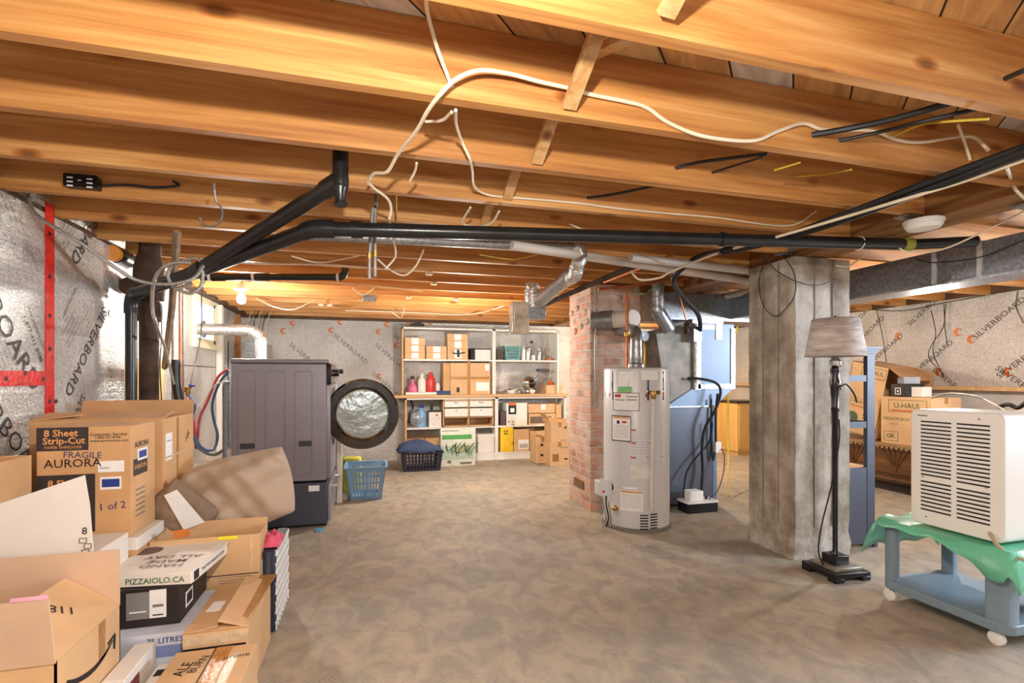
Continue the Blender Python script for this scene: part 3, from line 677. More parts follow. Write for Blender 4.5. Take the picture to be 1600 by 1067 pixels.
m = MB(); m.rbox(q.x-.075, q.x+.075, 3.96, 4.08, q.z-.13, q.z+.13, .02)
tag(m.build('diverter_box', mat('clear_plastic_box', (226, 214, 196), .18, .1, .25, 10, .4, 14, trans=.25), bevel=.006), 'cloudy plastic deflector box hanging from the duct in front of the shelving', 'deflector')
a, b = P(892, 412, 'Y', 3.95), P(1185, 437, 'Y', 3.25)
tag(MB().tube([P(800, 383, 'Y', 3.0), P(1185, 441, 'Y', 3.38)], .030, 16, 0).build('vent_pipe', PVCW), 'lower of the two white plastic pipes running behind the concrete column', 'pipe', 'white plastic pipes')
tag(MB().tube([P(985, 402, 'Y', 2.9), P(1185, 425, 'Y', 3.13)], .026, 16, 0).build('vent_pipe', PVCW), 'upper of the two white plastic pipes running behind the concrete column', 'pipe', 'white plastic pipes')
tag(MB().tube([P(1110, 468, 'Y', 4.35), P(1185, 452, 'Y', 3.9)], .032, 16, 0).build('vent_pipe', PVCW), 'short grey white pipe above the furnace plenum', 'pipe', 'white plastic pipes')
tag(MB().tube([P(838, 482, 'Y', 4.3), P(990, 415, 'Y', 3.2)], .020, 12, 0).build('gas_pipe', IRON), 'dark iron gas pipe slanting up to the brick chimney', 'pipe')
tag(MB().tube([P(944, 441, 'Y', 3.85), P(1058, 396, 'Y', 2.9)], .011, 10, 0).build('copper_pipe', COPPER), 'bright copper pipe slanting above the water heater', 'pipe', 'copper pipes')
tag(MB().tube([P(935, 452, 'Y', 3.9), P(990, 446, 'Y', 3.9), P(1075, 434, 'Y', 3.7)], .011, 10, 0).build('copper_pipe', COPPER), 'dull copper pipe running level above the water heater', 'pipe', 'copper pipes')
v = P(931, 440, 'Y', 4.06)
tag(MB().tube([(v.x, 4.06, .95), (v.x, 4.06, v.z)], .013, 12, 0).lathe([(.02, .93), (.02, .98)], (v.x, 4.06, 0), 10).build('gas_drop', GPIPE, loc=(v.x, 4.06, .95)), 'thin grey pipe running down the front of the brick chimney', 'pipe')

# rectangular return duct on the right
t = thing('sheet_duct', 'long rectangular galvanised duct hanging right of the girder', 'duct', (3.5, 2.6, 1.78))
def ductx(px, py): return at(px, py, X=3.42)
m = MB(); y0, y1 = 1.2, 4.6
m.box(3.42, 3.72, y0, y1, 1.775, 1.985); m.build('duct_body', GALVD, t, bevel=.002)
m = MB()
for px in (1460, 1531): yy = at(px, 420, X=3.42).y; MB().box(3.412, 3.425, yy-.012, yy+.012, 1.765, 1.99).build('drive_cleat', mat('bright_cleat', (214, 214, 214), .4, .4), t)
m.bm.free()

m = MB(); m.box(3.405, 3.42, y0, y1, 1.765, 1.778); m.build('lower_seam', GALV, t)
q = P(1595, 318, 'Z', 1.99)
tag(MB().box(2.86, 3.14, 1.50, 1.62, 1.975, 1.985).build('tin_plate', GALV, bevel=.001), 'flat grey metal plate fixed below the joists at the right edge', 'plate')

# cables ------------------------------------------------------------------
def cable(name, pts, r, m, label, group=None, n=8, smooth=7, cat='cable'):
    V = [P(*p) if len(p) == 4 else Vector(p) for p in pts]
    return tag(MB().tube(V, r, n, smooth).build(name, m, loc=V[0]), label, cat, group)
JA = 1.486
cable('power_cable', [(665, -10, 'Y', 1.30), (668, 20, 'Y', 1.36), (683, 75, 'Y', 1.42), (698, 115, 'Y', 1.46), (706, 137, 'Y', 1.475)], .0055, CABW, 'flat white cable dropping from the top edge to a staple on the joist', 'white cables')
cable('power_cable', [(608, 342, 'Y', 2.40), (611, 325, 'Y', 2.36), (605, 310, 'Y', 2.3), (583, 293, 'Y', 2.20), (576, 282, 'Y', 2.15), (585, 271, 'Y', 2.08), (605, 268, 'Y', 2.0), (622, 240, 'Y', 1.87), (650, 205, 'Z', 2.0), (669, 172, 'Z', 2.0), (690, 145, 'Y', 1.45), (715, 122, 'Y', 1.43), (750, 110, 'Y', 1.43), (795, 115, 'Y', 1.44), (845, 128, 'Y', 1.45), (890, 138, 'Y', 1.46), (925, 148, 'Y', 1.47), (975, 158, 'Y', 1.472), (1010, 168, 'Y', 1.474), (1045, 192, 'Y', 1.475), (1100, 213, 'Y', 1.475), (1175, 220, 'Y', 1.475), (1215, 205, 'Y', 1.475), (1255, 193, 'Y', 1.47), (1290, 203, 'Y', 1.47), (1360, 204, 'Y', 1.47), (1400, 218, 'Y', 1.47), (1440, 222, 'Y', 1.46), (1515, 213, 'Y', 1.44), (1545, 235, 'Y', 1.40)], .0062, CABW, 'thick white cable looping over the joist face and down to the hanging pipes', 'white cables', 10)
cable('power_cable', [(608, 342, 'Y', 2.5), (614, 372, 'Y', 2.6), (618, 400, 'Y', 2.7), (602, 420, 'Y', 2.7)], .005, CABW, 'white cable end curling beside the two hanging pipes', 'white cables')
cable('power_cable', [(665, 190, 'Y', 1.72), (690, 188, 'Y', 1.66), (706, 175, 'Y', 1.56)], .005, CABW, 'short white cable loop under the joist with the thick cable', 'white cables')
cable('power_cable', [(712, 172, 'Z', 2.008), (713, 195, 'Y', 1.66), (722, 222, 'Y', 1.8), (733, 246, 'Z', 2.0), (738, 266, 'Z', 2.0), (742, 292, 'Y', 2.2), (765, 305, 'Y', 2.29), (820, 310, 'Y', 2.295), (900, 317, 'Y', 2.295), (960, 325, 'Y', 2.295), (1040, 333, 'Y', 2.295), (1120, 340, 'Y', 2.295), (1230, 353, 'Y', 2.295), (1275, 330, 'Y', 2.28)], .0052, CABW, 'white cable stapled along the face of the third joist', 'white cables')
cable('power_cable', [(640, 283, 'Y', 2.1), (648, 268, 'Y', 2.02), (651, 255, 'Y', 1.95)], .005, CABW, 'stub of white cable between two joists left of the loop', 'white cables')
cable('power_cable', [(735, 324, 'Y', 2.40), (723, 348, 'Y', 2.60), (745, 354, 'Y', 2.6), (768, 348, 'Y', 2.5), (780, 330, 'Y', 2.4)], .0052, CABW, 'small sagging white cable loop just above the long drain pipe', 'white cables')
cable('power_cable', [(890, 350, 'Y', 2.68), (930, 364, 'Y', 2.7), (1020, 372, 'Y', 2.7), (1110, 378, 'Y', 2.7)], .0052, CABW, 'white cable sagging just above the right half of the drain pipe', 'white cables')
cable('power_cable', [(590, 405, 'Y', 2.9), (610, 422, 'Y', 2.9), (632, 430, 'Y', 2.9), (650, 415, 'Y', 2.9), (662, 390, 'Y', 2.85)], .005, CABW, 'sagging white cable loop beside the hanging pipes, under the drain', 'white cables')
cable('power_cable', [(551, 450, 'Y', 4.7), (560, 458, 'Y', 4.75), (570, 460, 'Y', 4.8), (585, 450, 'Y', 4.8)], .006, CABW, 'small white cable loop near the far junction box', 'white cables')
cable('power_cable', [(400, 466, 'Z', 2.018), (430, 480, 'Y', 5.5), (460, 483, 'Y', 5.5), (490, 469, 'Z', 2.018)], .006, CABW, 'white cable drooping to the right of the lit bulb', 'white cables')
cable('power_cable', [(610, 486, 'Z', 2.018), (626, 496, 'Y', 6.45), (632, 482, 'Z', 2.018)], .006, CABW, 'white cable end hanging above the left bookcase', 'white cables')
cable('power_cable', [(540, 485, 'Y', 6.3), (640, 488, 'Y', 6.4), (735, 491, 'Y', 6.4), (800, 474, 'Y', 5.6)], .006, CABW, 'long thin white cable below the far joists above the shelving', 'white cables')
cable('power_cable', [(440, 440, 'Y', 4.4), (520, 442, 'Y', 4.5), (600, 448, 'Y', 4.6), (660, 455, 'Y', 4.8)], .005, CABW, 'thin white cable following the middle joists', 'white cables')
cable('power_cable', [(455, 400, 'Y', 3.3), (500, 410, 'Y', 3.5), (560, 400, 'Y', 3.4)], .005, CABW, 'thin white cable sagging behind the upper elbow of the drain', 'white cables')
cable('power_cable', [(330, 405, 'Y', 3.7), (400, 412, 'Y', 3.9), (520, 414, 'Y', 3.9), (640, 425, 'Y', 4.0)], .006, CABW, 'white cable bundle crossing just above the far drain pipe', 'white cables')
cable('line_set', [(1700, 204, 'Z', 1.985), (1600, 237, 'Z', 1.985), (1500, 275, 'Z', 1.985), (1400, 312, 'Z', 1.98), (1300, 348, 'Z', 1.975), (1200, 378, 'Z', 1.95), (1130, 392, 'Z', 1.94)], .023, CABB, 'thick black insulated line sweeping from the right edge to the furnace', None, 12, cat='pipe')
cable('line_set', [(1700, 196, 'Z', 2.0), (1600, 229, 'Z', 2.0), (1450, 284, 'Z', 1.99), (1330, 330, 'Z', 1.99), (1210, 374, 'Z', 1.97), (1150, 392, 'Z', 1.95)], .013, CABB, 'thin black line running beside the thick insulated one', None, 8, cat='pipe')
cable('power_cable', [(1700, 218, 'Z', 1.965), (1600, 250, 'Z', 1.965), (1500, 285, 'Z', 1.965), (1400, 315, 'Z', 1.96), (1300, 345, 'Z', 1.955), (1200, 374, 'Z', 1.94), (1120, 396, 'Z', 1.94), (1050, 424, 'Y', 3.0), (1030, 434, 'Y', 3.1), (1000, 437, 'Y', 3.2), (985, 424, 'Y', 3.2)], .0075, CABW, 'white cable following the thick black line to above the furnace', 'white cables', 10)
cable('line_set', [(1130, 392, 'Z', 1.94), (1090, 402, 'Y', 3.0), (1060, 425, 'Y', 3.2), (1052, 440, 'Y', 3.3), (1068, 465, 'Y', 3.6), (1090, 490, 'Y', 3.8), (1094, 512, 'Y', 3.95), (1088, 524, 'Y', 4.05), (1068, 526, 'Y', 4.15)], .019, CABB, 'black insulated hose curving down into the furnace plenum', None, 12, cat='pipe')
cable('black_cable', [(1600, 110, 'Y', 1.0), (1572, 122, 'Y', 1.065)], .008, CABB, 'black cable entering the nearest joist at the right edge', 'black cables')
cable('black_cable', [(1268, 211, 'Y', 1.49), (1330, 200, 'Y', 1.4), (1400, 185, 'Y', 1.28), (1500, 156, 'Y', 1.115)], .011, CABB, 'thick black cable passing through the joist with the white cable', 'black cables')
cable('black_cable', [(1310, 220, 'Y', 1.49), (1380, 205, 'Y', 1.38), (1440, 190, 'Y', 1.25), (1550, 165, 'Y', 1.115)], .007, CABB, 'thinner black cable just below the thick one at the right', 'black cables')
cable('black_cable', [(1055, 263, 'Y', 1.90), (1090, 254, 'Y', 1.83), (1150, 246, 'Y', 1.7), (1200, 240, 'Y', 1.58)], .007, CABB, 'black cable passing through the second joist bay', 'black cables')
cable('black_cable', [(1112, 270, 'Y', 1.90), (1150, 258, 'Y', 1.8), (1190, 246, 'Y', 1.6)], .005, CABB, 'thin black cable beside the one in the second bay', 'black cables')
cable('black_cable', [(918, 309, 'Y', 2.3), (950, 305, 'Y', 2.2), (1010, 293, 'Y', 2.02), (1050, 283, 'Y', 1.94)], .0065, CABB, 'black cable passing through the third joist bay', 'black cables')
cable('yellow_cable', [(1395, 213, 'Y', 1.45), (1440, 195, 'Y', 1.35), (1480, 190, 'Y', 1.2), (1545, 186, 'Y', 1.1)], .004, CABY, 'thin yellow cable above the black line at the right', 'yellow cables')
cable('yellow_cable', [(1210, 266, 'Y', 1.7), (1250, 254, 'Y', 1.58)], .004, CABY, 'short yellow cable piece between two joists', 'yellow cables')
cable('yellow_cable', [(1243, 276, 'Y', 1.86), (1290, 272, 'Y', 1.75), (1330, 265, 'Y', 1.58)], .004, CABY, 'yellow and white cable pair in the second joist bay', 'yellow cables')
cable('yellow_cable', [(750, 398, 'Y', 3.3), (800, 405, 'Y', 3.4), (840, 398, 'Y', 3.3)], .005, CABY, 'yellow cable sagging just behind the long drain pipe', 'yellow cables')
cable('power_cable', [(1497, 195, 'Y', 1.35), (1508, 225, 'Y', 1.45), (1516, 250, 'Y', 1.47)], .0052, CABW, 'double white cable dropping to the black line at the right', 'white cables')
cable('power_cable', [(1573, 262, 'Z', 1.97), (1580, 280, 'Y', 1.5), (1590, 300, 'Y', 1.5), (1625, 330, 'Y', 1.6)], .006, CABW, 'white cable bending down at the right picture edge', 'white cables')
cable('power_cable', [(1405, 388, 'Y', 2.12), (1420, 393, 'Y', 2.1), (1470, 390, 'Y', 2.05), (1530, 365, 'Y', 1.95), (1620, 320, 'Y', 1.8)], .005, CABW, 'thin pinkish cable swinging in front of the rectangular duct', 'white cables')
cable('power_cable', [(1306, 415, 'Y', 2.62), (1325, 416, 'Y', 2.55), (1345, 403, 'Y', 2.4), (1360, 388, 'Y', 2.2)], .005, CABW, 'thin cable arching right of the column top', 'white cables')
cable('black_cable', [(1192, 395, 'Y', 2.6), (1210, 420, 'Y', 2.6), (1240, 438, 'Y', 2.58), (1275, 446, 'Y', 2.58), (1306, 437, 'Y', 2.6)], .0035, CABB, 'thin black wire sagging across the column top', 'black cables')
cable('black_cable', [(1220, 395, 'X', 2.655), (1240, 425, 'X', 2.655), (1242, 460, 'X', 2.655), (1225, 485, 'X', 2.655), (1210, 494, 'X', 2.655), (1192, 475, 'X', 2.655), (1186, 440, 'X', 2.655), (1196, 400, 'X', 2.655)], .003, CABB, 'black wire hanging in a loop on the left face of the column', 'black cables')
cable('black_cable', [(1430, 405, 'X', 3.41), (1460, 410, 'X', 3.41), (1530, 402, 'X', 3.41), (1600, 375, 'X', 3.41)], .003, CABB, 'thin black wire draped along the rectangular duct', 'black cables')
cable('conduit', [(44, 305, 'Y', 2.9), (52, 330, 'Y', 2.85), (80, 352, 'Y', 2.8), (130, 382, 'Y', 2.8), (180, 418, 'Y', 2.85), (215, 438, 'Y', 2.9), (260, 444, 'Y', 2.9), (300, 436, 'Y', 2.9), (318, 415, 'Y', 2.95)], .0085, BX, 'grey armoured cable drooping from the left wall to the drain pipe', None, 10)
cable('conduit', [(300, 442, 'Y', 3.0), (275, 450, 'Y', 3.0), (262, 430, 'Y', 3.0), (275, 412, 'Y', 3.0), (310, 405, 'Y', 3.0), (316, 440, 'Y', 3.0), (300, 458, 'Y', 3.0), (275, 452, 'Y', 3.0)], .0085, BX, 'coiled grey cable loop around the black drain pipes', None, 8)
cable('conduit', [(300, 410, 'Y', 2.95), (265, 412, 'Y', 2.95), (242, 435, 'Y', 3.0), (238, 480, 'Y', 3.1), (245, 510, 'Y', 3.2), (258, 545, 'X', -1.4), (272, 600, 'X', -1.4)], .009, BX, 'grey hose curving down in front of the left wall risers', None, 8)
cable('black_cable', [(322, 437, 'Y', 3.6), (315, 455, 'X', -1.5), (314, 520, 'X', -1.5), (300, 590, 'X', -1.5), (294, 620, 'X', -1.5)], .005, CABB, 'black cable hanging down the wall left of the window', 'black cables')
cable('black_cable', [(232, 405, 'X', -1.5), (252, 500, 'X', -1.5), (250, 570, 'X', -1.5), (253, 640, 'X', -1.5)], .004, CABB, 'thin black cable hanging behind the iron stack', 'black cables')
tag(MB().box(XL+.001, XL+.004, 4.5, 6.6, 1.30, 1.308).build('wall_wire', CABB), 'thin black wire running level across the left wall below the window', 'wire', None)
for k in range(7):
    cable('power_cable', [(398+k*5, 478, 'Y', 6.9-.02*k), (388+k*5, 500, 'Y', 7.1), (384+k*5, 520, 'Y', 7.2)], .005, (CABW, GPIPE, CABB)[k % 3], 'one cable of the bundle dropping at the back left corner, %s from the left' % ORD[k], 'cable bundle at the corner')
for k, pts in enumerate((((1370, 485), (1378, 520), (1383, 550), (1386, 580)), ((1455, 485), (1462, 520), (1458, 550), (1475, 590)), ((1475, 475), (1474, 510), (1455, 540), (1452, 560), (1475, 585)), ((1590, 455), (1588, 480), (1599, 505)), ((1310, 478), (1400, 486), (1470, 474), (1600, 450)), ((1478, 475), (1476, 505), (1480, 540)))):
    cable('wall_wire', [(x, y, 'X', XR-.03) for x, y in pts], .004, CABB, 'thin dark wire hanging on the right foil wall, %s' % ('above the leaning moving box', 'middle strand', 'crossing strand', 'at the picture edge', 'running along its top', 'straight strand')[k], 'wires on the right foil wall', cat='wire')
# perforated straps, chain, staples
cable('hanger_strap', [(335, 286, 'Y', 2.35), (335, 300, 'Y', 2.38), (338, 315, 'Y', 2.45), (347, 328, 'Y', 2.5), (345, 345, 'Y', 2.55), (332, 354, 'Y', 2.55), (318, 350, 'Y', 2.55), (312, 340, 'Y', 2.55)], .004, GALV, 'curled perforated metal strap hanging from the joist above the sloping pipes', 'pipe hanger straps', 4, cat='strap')
cable('hanger_strap', [(619, 302, 'Y', 2.37), (619, 330, 'Y', 2.40), (619, 355, 'Y', 2.41), (614, 366, 'Y', 2.44), (619, 372, 'Y', 2.46)], .004, BRASS, 'brass coloured chain holding the long drain pipe', 'pipe hanger straps', 4, cat='chain')
for px in (1342, 1128):
    yt = 2.185 if px > 1200 else 2.285; q = P(px, 380 if px > 1200 else 376, 'Y', yt)
    tag(MB().tube([(q.x, yt+.036*math.sin(t_), q.z+.036*math.cos(t_)) for t_ in [i*PI/7 for i in range(-3, 11)]], .003, 4, 2).build('pipe_tie', CABW, loc=q), 'pale tie looped round the drain pipe, %s' % ('right of the column' if px > 1200 else 'left of the column'), 'tie', 'ties on the drain pipe')
# small black fixture on the joist
a, b = at(105, 274, Y=2.708), at(158, 302, Y=2.708)
t = thing('junction_fixture', 'small black rectangular fixture fixed to the joist at the far left', 'fixture', (a.x, 2.70, b.z))
MB().rbox(a.x, b.x, 2.675, 2.716, b.z+.01, a.z, .008, 3, 'y').build('housing', BLACK, t)
m = MB()
for xx in (a.x+.015, b.x-.04):
    for k in range(3): m.box(xx, xx+.022, 2.673, 2.676, a.z-.022-.018*k, a.z-.016-.018*k)
m.box(a.x+.055, b.x-.06, 2.673, 2.676, a.z-.03, a.z-.026); m.build('vent_marks', PAPER, t)
MB().tube([P(158, 290, 'Y', 2.70), P(200, 289, 'Y', 2.70), P(240, 293, 'Y', 2.70), P(278, 290, 'Y', 2.70), P(270, 283, 'Y', 2.70)], .006, 8).build('cord', CABB, t)
# far junction box
q = P(577, 466, 'Y', 5.6)
tag(MB().box(q.x-.07, q.x+.07, 5.585, 5.65, q.z-.03, q.z+.035).build('junction_box', GALV, bevel=.004), 'small grey metal junction box under the far joists', 'box')
for k, (px, py, Y) in enumerate(((668, 432, 4.7), (638, 466, 5.5), (676, 446, 5.0), (710, 470, 5.9), (500, 475, 5.9), (515, 478, 6.0))):
    q = P(px, py, 'Z', 2.005); Y = min(JY, key=lambda v_: abs(v_-q.y)) - .004
    tag(MB().box(q.x-.025, q.x+.025, Y, Y+.045, 1.995, 2.0195).build('cable_clip', CABW, bevel=.004), 'small pale cable clip under the far joists, %s' % ('nearest of them', 'below the middle ones', 'beside the nearest', 'lowest on the right', 'over the washer', 'lowest over the washer')[k], 'clip', 'cable clips on the far joists')
# smoke detector
q = P(1443, 348, 'Z', 1.975)
t = thing('smoke_detector', 'round white smoke detector fixed under the dark girder', 'detector', q)
MB().lathe([(.080, .014), (.086, .010), (.086, 0)], q, 28).build('mount_ring', WHITE, t)
MB().lathe([(.076, 0), (.080, -.014), (.068, -.032), (.04, -.037)], q, 28).build('cover', CREAM, t)
# visible bulb with porcelain holder
q = P(377, 448, 'Y', 4.785)
t = thing('bulb_holder', 'bare lit bulb in a white holder under the joist near the window', 'lamp', (q.x, 4.785, 1.95))
MB().lathe([(.02, 2.0), (.045, 1.985), (.055, 1.95), (.06, 1.945), (.03, 1.935)], (q.x, 4.785, 0), 20).build('holder', WHITE, t)
MB().lathe([(.014, 1.935), (.018, 1.915), (.034, 1.88), (.036, 1.86), (.028, 1.835), (.01, 1.825)], (q.x, 4.785, 0), 18).build('bulb', mat('lit_bulb', (255, 246, 226), .4, emit=40), t)
MB().tube([(q.x, 4.785, 1.99), (q.x+.01, 4.785, 2.03), (q.x-.01, 4.785, 2.06)], .01, 8).build('neck', BRASS, t)

# ================================================================ WATER HEATER, FURNACE, CHIMNEY FITTINGS
hx, hy, hr = 2.085, 3.68, .262
t = thing('water_heater', 'tall light grey water heater covered in labels, in front of the brick chimney', 'water heater', (hx, hy, 0))
MB().lathe([(hr-.01, .02), (hr, .03), (hr, 1.245), (hr-.006, 1.262), (hr-.02, 1.27)], (hx, hy, 0), 56).build('tank_jacket', HEATW, t)
MB().lathe([(hr-.03, 0), (hr+.012, .0), (hr+.012, .022), (hr-.01, .03)], (hx, hy, 0), 48).build('base_ring', GREYINK, t)
def hwrap(px0, px1, py0, py1, m, name, extra=0, curve_n=10, lab=None):
    """a rectangle wrapped on the tank between photo pixels"""
    def ang(px):
        d = Vector(ray(px, HY)); d.z = 0; d.normalize(); c = Vector((hx, hy, 0)); R = hr+extra
        b = c.dot(d); disc = max(0, R*R-(c.dot(c)-b*b)); q = d*(b-math.sqrt(disc)); r = q-c; return math.atan2(r.y, r.x)
    a0, a1 = ang(px0), ang(px1); Rr = hr+.0015+extra
    pm = (px0+px1)/2; am = ang(pm); qx, qy = hx+Rr*math.cos(am), hy+Rr*math.sin(am); zc = SN*qx+CS*qy
    z0, z1 = H-(py1-HY)/F*zc, H-(py0-HY)/F*zc
    mb = MB(); n = curve_n
    for k in range(n):
        b0, b1 = a0+(a1-a0)*k/n, a0+(a1-a0)*(k+1)/n
        V = [mb.v((hx+Rr*math.cos(b), hy+Rr*math.sin(b), z)) for b, z in ((b0, z0), (b1, z0), (b1, z1), (b0, z1))]
        mb.face(V)
    o = mb.build(name, m, t, recalc=False)
    if lab: o['label'] = lab
    return (a0, a1, z0, z1, Rr)
LG = mat('faint_print', (196, 190, 190), .5); MAROON = mat('maroon_print', (120, 36, 44), .5); SKIN = mat('pale_label', (224, 220, 214), .5)
hwrap(941, 1020, 638, 728, SKIN, 'warning_label')
hwrap(985, 1020, 728, 748, SKIN, 'warning_label', .0002)
hwrap(941, 957, 580, 624, BLACK, 'rating_label', .0004, lab='black label with a crest')
hwrap(943, 956, 584, 590, PAPER, 'label_print', .0008); hwrap(943, 956, 596, 606, mat('teal_print', (110, 140, 150), .5), 'label_print', .0008); hwrap(943, 956, 609, 612, PAPER, 'label_print', .0008); hwrap(946, 952, 614, 619, RED, 'label_print', .0008)
hwrap(966, 990, 580, 604, PAPER, 'energy_label', .0004); hwrap(966, 987, 604, 613, mat('leaf_green', (120, 190, 120), .5), 'energy_label', .0005, lab='green strip of the label')
hwrap(1002, 1027, 579, 594, PAPER, 'energy_label', .0004)
hwrap(958, 999, 613.5, 642, MAROON, 'rental_label', .0006); hwrap(959, 998, 614.5, 641, PAPER, 'rental_label', .0009, lab='white face of the rental label')
hwrap(961, 970, 616, 620.5, RED, 'label_print', .0012); hwrap(961, 976, 624, 625.5, GREYINK, 'label_print', .0012); hwrap(979, 996, 619, 620.5, GREYINK, 'label_print', .0012); hwrap(979, 995, 624, 625.5, GREYINK, 'label_print', .0012)
hwrap(956, 986, 649.5, 689.5, BLACK, 'caution_label', .0006); hwrap(957, 985, 651, 688, PAPER, 'caution_label', .0009, lab='white face of the caution label')
hwrap(958, 984, 651.5, 654, mat('amber_print', (220, 160, 70), .5), 'label_print', .0012); hwrap(964, 968, 657, 662, INK, 'label_print', .0012); hwrap(972, 979, 658, 661, RED, 'label_print', .0012)
for k in range(7): hwrap(959, 983, 665+3*k, 666+3*k, LG, 'label_print', .0012)
for y in (671, 691, 714): hwrap(986, 994, y, y+2, RED, 'label_print', .0005); hwrap(1016, 1020, y, y+2, RED, 'label_print', .0005)
hwrap(941, 957, 687, 688, RED, 'label_print', .0005); hwrap(941, 985, 711, 712, RED, 'label_print', .0005); hwrap(941, 985, 719, 720, LG, 'label_print', .0005)
for k in range(8): hwrap(988, 1012, 676+4.5*k, 677+4.5*k, LG, 'label_print', .0005)
hwrap(969, 1005, 767, 799, PAPER, 'lighting_label', .0004); hwrap(970, 1004, 768, 770.5, mat('amber_print', (220, 160, 70), .5), 'label_print', .0008); hwrap(973, 997, 761, 765, PAPER, 'label_print', .0006)
for k in range(6): hwrap(972, 1002, 774+3.5*k, 775+3.5*k, LG, 'label_print', .0008)
for k in range(7):
    hwrap(1000, 1013, 804.5+4.3*k, 806.5+4.3*k, BLACK, 'vent_slot', .0006, 4); hwrap(1016, 1027, 802.5+4.3*k, 804.5+4.3*k, BLACK, 'vent_slot', .0006, 4)
# relief valve and discharge tube
q = at(1015, 613, Y=hy-hr+.01)
ax, ay = q.x+.0, hy-math.sqrt(max(.0, hr**2-(q.x-hx)**2))
MB().tube([(ax, ay+.02, q.z+.0), (ax, ay-.05, q.z)], .013, 10, 0).lathe([(.016, .012), (.02, 0), (.02, -.03), (.014, -.05)], (ax, ay-.045, q.z), 14).lathe([(.014, 0), (.016, .03), (.01, .034)], (ax+.02, ay-.045, q.z+.0), 10, 'x').build('relief_valve', BRASS, t)
MB().tube([(ax, ay-.045, q.z-.04), (ax-.012, ay-.035, .18)], .0125, 12, 0).build('discharge_tube', PVCW, t)
# gas control
q = at(941, 760, Y=3.50)
m = MB(); m.rbox(q.x-.055, q.x+.045, 3.42, 3.53, q.z-.055, q.z+.055, .012); m.build('gas_control', HEATW, t, bevel=.005)
m = MB(); m.lathe([(.03, 0), (.03, .02), (.024, .026)], (q.x+.045, 3.475, q.z), 16, 'x'); m.build('control_knob', BLACK, t)
MB().lathe([(.010, -.004), (.010, 0)], (q.x-.03, 3.418, q.z-.02), 10, 'y').build('red_button', RED, t)
for k in range(3):
    MB().tube([(q.x-.02+.02*k, 3.44, q.z-.05), (q.x-.02+.02*k, 3.43, q.z-.13), (q.x+.0+.02*k, 3.435, q.z-.22), (q.x-.01+.03*k, 3.47, q.z-.30)], .006, 8).build('gas_tube', (GALV, BLACK, CHROME)[k], t)
q2 = at(957, 792, Y=hy-hr+.06)
MB().lathe([(.02, .0), (.02, -.015), (.012, -.02), (.012, -.04), (.016, -.045)], (q2.x, hy-.228, q2.z), 14, 'y').build('drain_valve', BRASS, t)
m = MB(); m.lathe([(.07, 1.27), (.065, 1.30), (.05, 1.31)], (hx, hy, 0), 24)
m.lathe([(.045, 1.29), (.05, 1.30), (.05, 1.42), (.048, 1.44)], (hx, hy, 0), 24); m.build('draft_hood', GALV, t)
MB().tube([(hx, hy, 1.42), (hx, hy, 1.50), (hx+.02, hy+.04, 1.56), (hx+.04, hy+.16, 1.60), (hx+.04, hy+.40, 1.62)], .048, 18, 5).build('vent_connector', GALV, t)
for k, dx_ in enumerate((-.085, .075)):
    MB().tube([(hx+dx_, hy, 1.26), (hx+dx_, hy, 1.56 if k == 0 else 1.44)]+([(hx+dx_, hy+.01, 1.9)] if k == 0 else [(hx+dx_-.03, hy, 1.50), (hx-.06, hy, 1.53)]), .011, 10, 4).build('water_pipe', COPPER if k == 0 else BRASS, t)
m = MB(); m.lathe([(.012, 1.52), (.02, 1.525), (.02, 1.56), (.012, 1.57)], (hx-.085, hy, 0), 12); m.box(hx-.09, hx-.08, hy-.06, hy, 1.55, 1.556)
m.build('shutoff_valve', BRASS, t)
# chimney breech cap and flue connectors
q = at(989, 497, Y=3.86)
t = thing('flue_tee', 'large sheet metal flue tee with a white round cap at the chimney', 'flue', (2.2, 4.0, 1.6))
MB().tube([(q.x-.02, 4.12, q.z-.0), (q.x-.13, 4.02, q.z+.005), (q.x-.1, 4.0, q.z+.005)], .02, 8, 0).build('support', GALV, t)
MB().tube([(q.x-.26, 4.10, q.z-.01), (q.x-.12, 3.98, q.z)], .083, 28, 0).build('flue_collar', GALVD, t)
MB().tube([(q.x-.16, 4.02, q.z-.01), (q.x-.01, 3.87, q.z)], .072, 28, 0).build('flue_pipe', PVCW, t)
MB().lathe([(.074, .012), (.077, 0), (.07, -.006), (.02, -.008)], (q.x, 3.868, q.z), 30, 'y').build('cap', WHITE, t)
q = at(1008, 525, Y=3.9)
MB().lathe([(.045, .16), (.05, 0), (.046, -.004), (.01, -.002)], (q.x, 3.92, q.z), 24, 'y').build('lower_cap', GALV, t)
# furnace
t = thing('furnace', 'blue grey gas furnace cabinet under a silver plenum, behind the water heater', 'furnace', (2.75, 4.2, 0))
m = MB(); m.box(2.38, 3.09, 4.03, 4.60, .02, .92); m.build('cabinet', FURN, t, bevel=.012)
m = MB(); m.box(3.09, 3.135, 4.035, 4.6, .02, .90); m.build('side_panel', mat('furnace_side', (112, 138, 172), .4, .1, .05, 4), t, bevel=.006)
m = MB(); m.box(2.36, 3.12, 4.02, 4.61, .915, .93); m.build('top_flange', GALV, t)
m = MB()  # transition from plenum to cabinet
top = [(2.905, 4.05), (3.34, 4.05), (3.34, 4.6), (2.905, 4.6)]; bot = [(2.60, 4.04), (3.13, 4.04), (3.13, 4.6), (2.60, 4.6)]
A = [m.v((x, y, 1.10)) for x, y in top]; B = [m.v((x, y, .93)) for x, y in bot]
for k in range(4): m.face([B[k], B[(k+1) % 4], A[(k+1) % 4], A[k]])
m.face(A); m.face(B[::-1]); m.build('transition', PLEN, t)
m = MB(); m.box(2.905, 3.34, 4.05, 4.6, 1.10, 1.70); m.build('plenum', PLEN, t, bevel=.004)
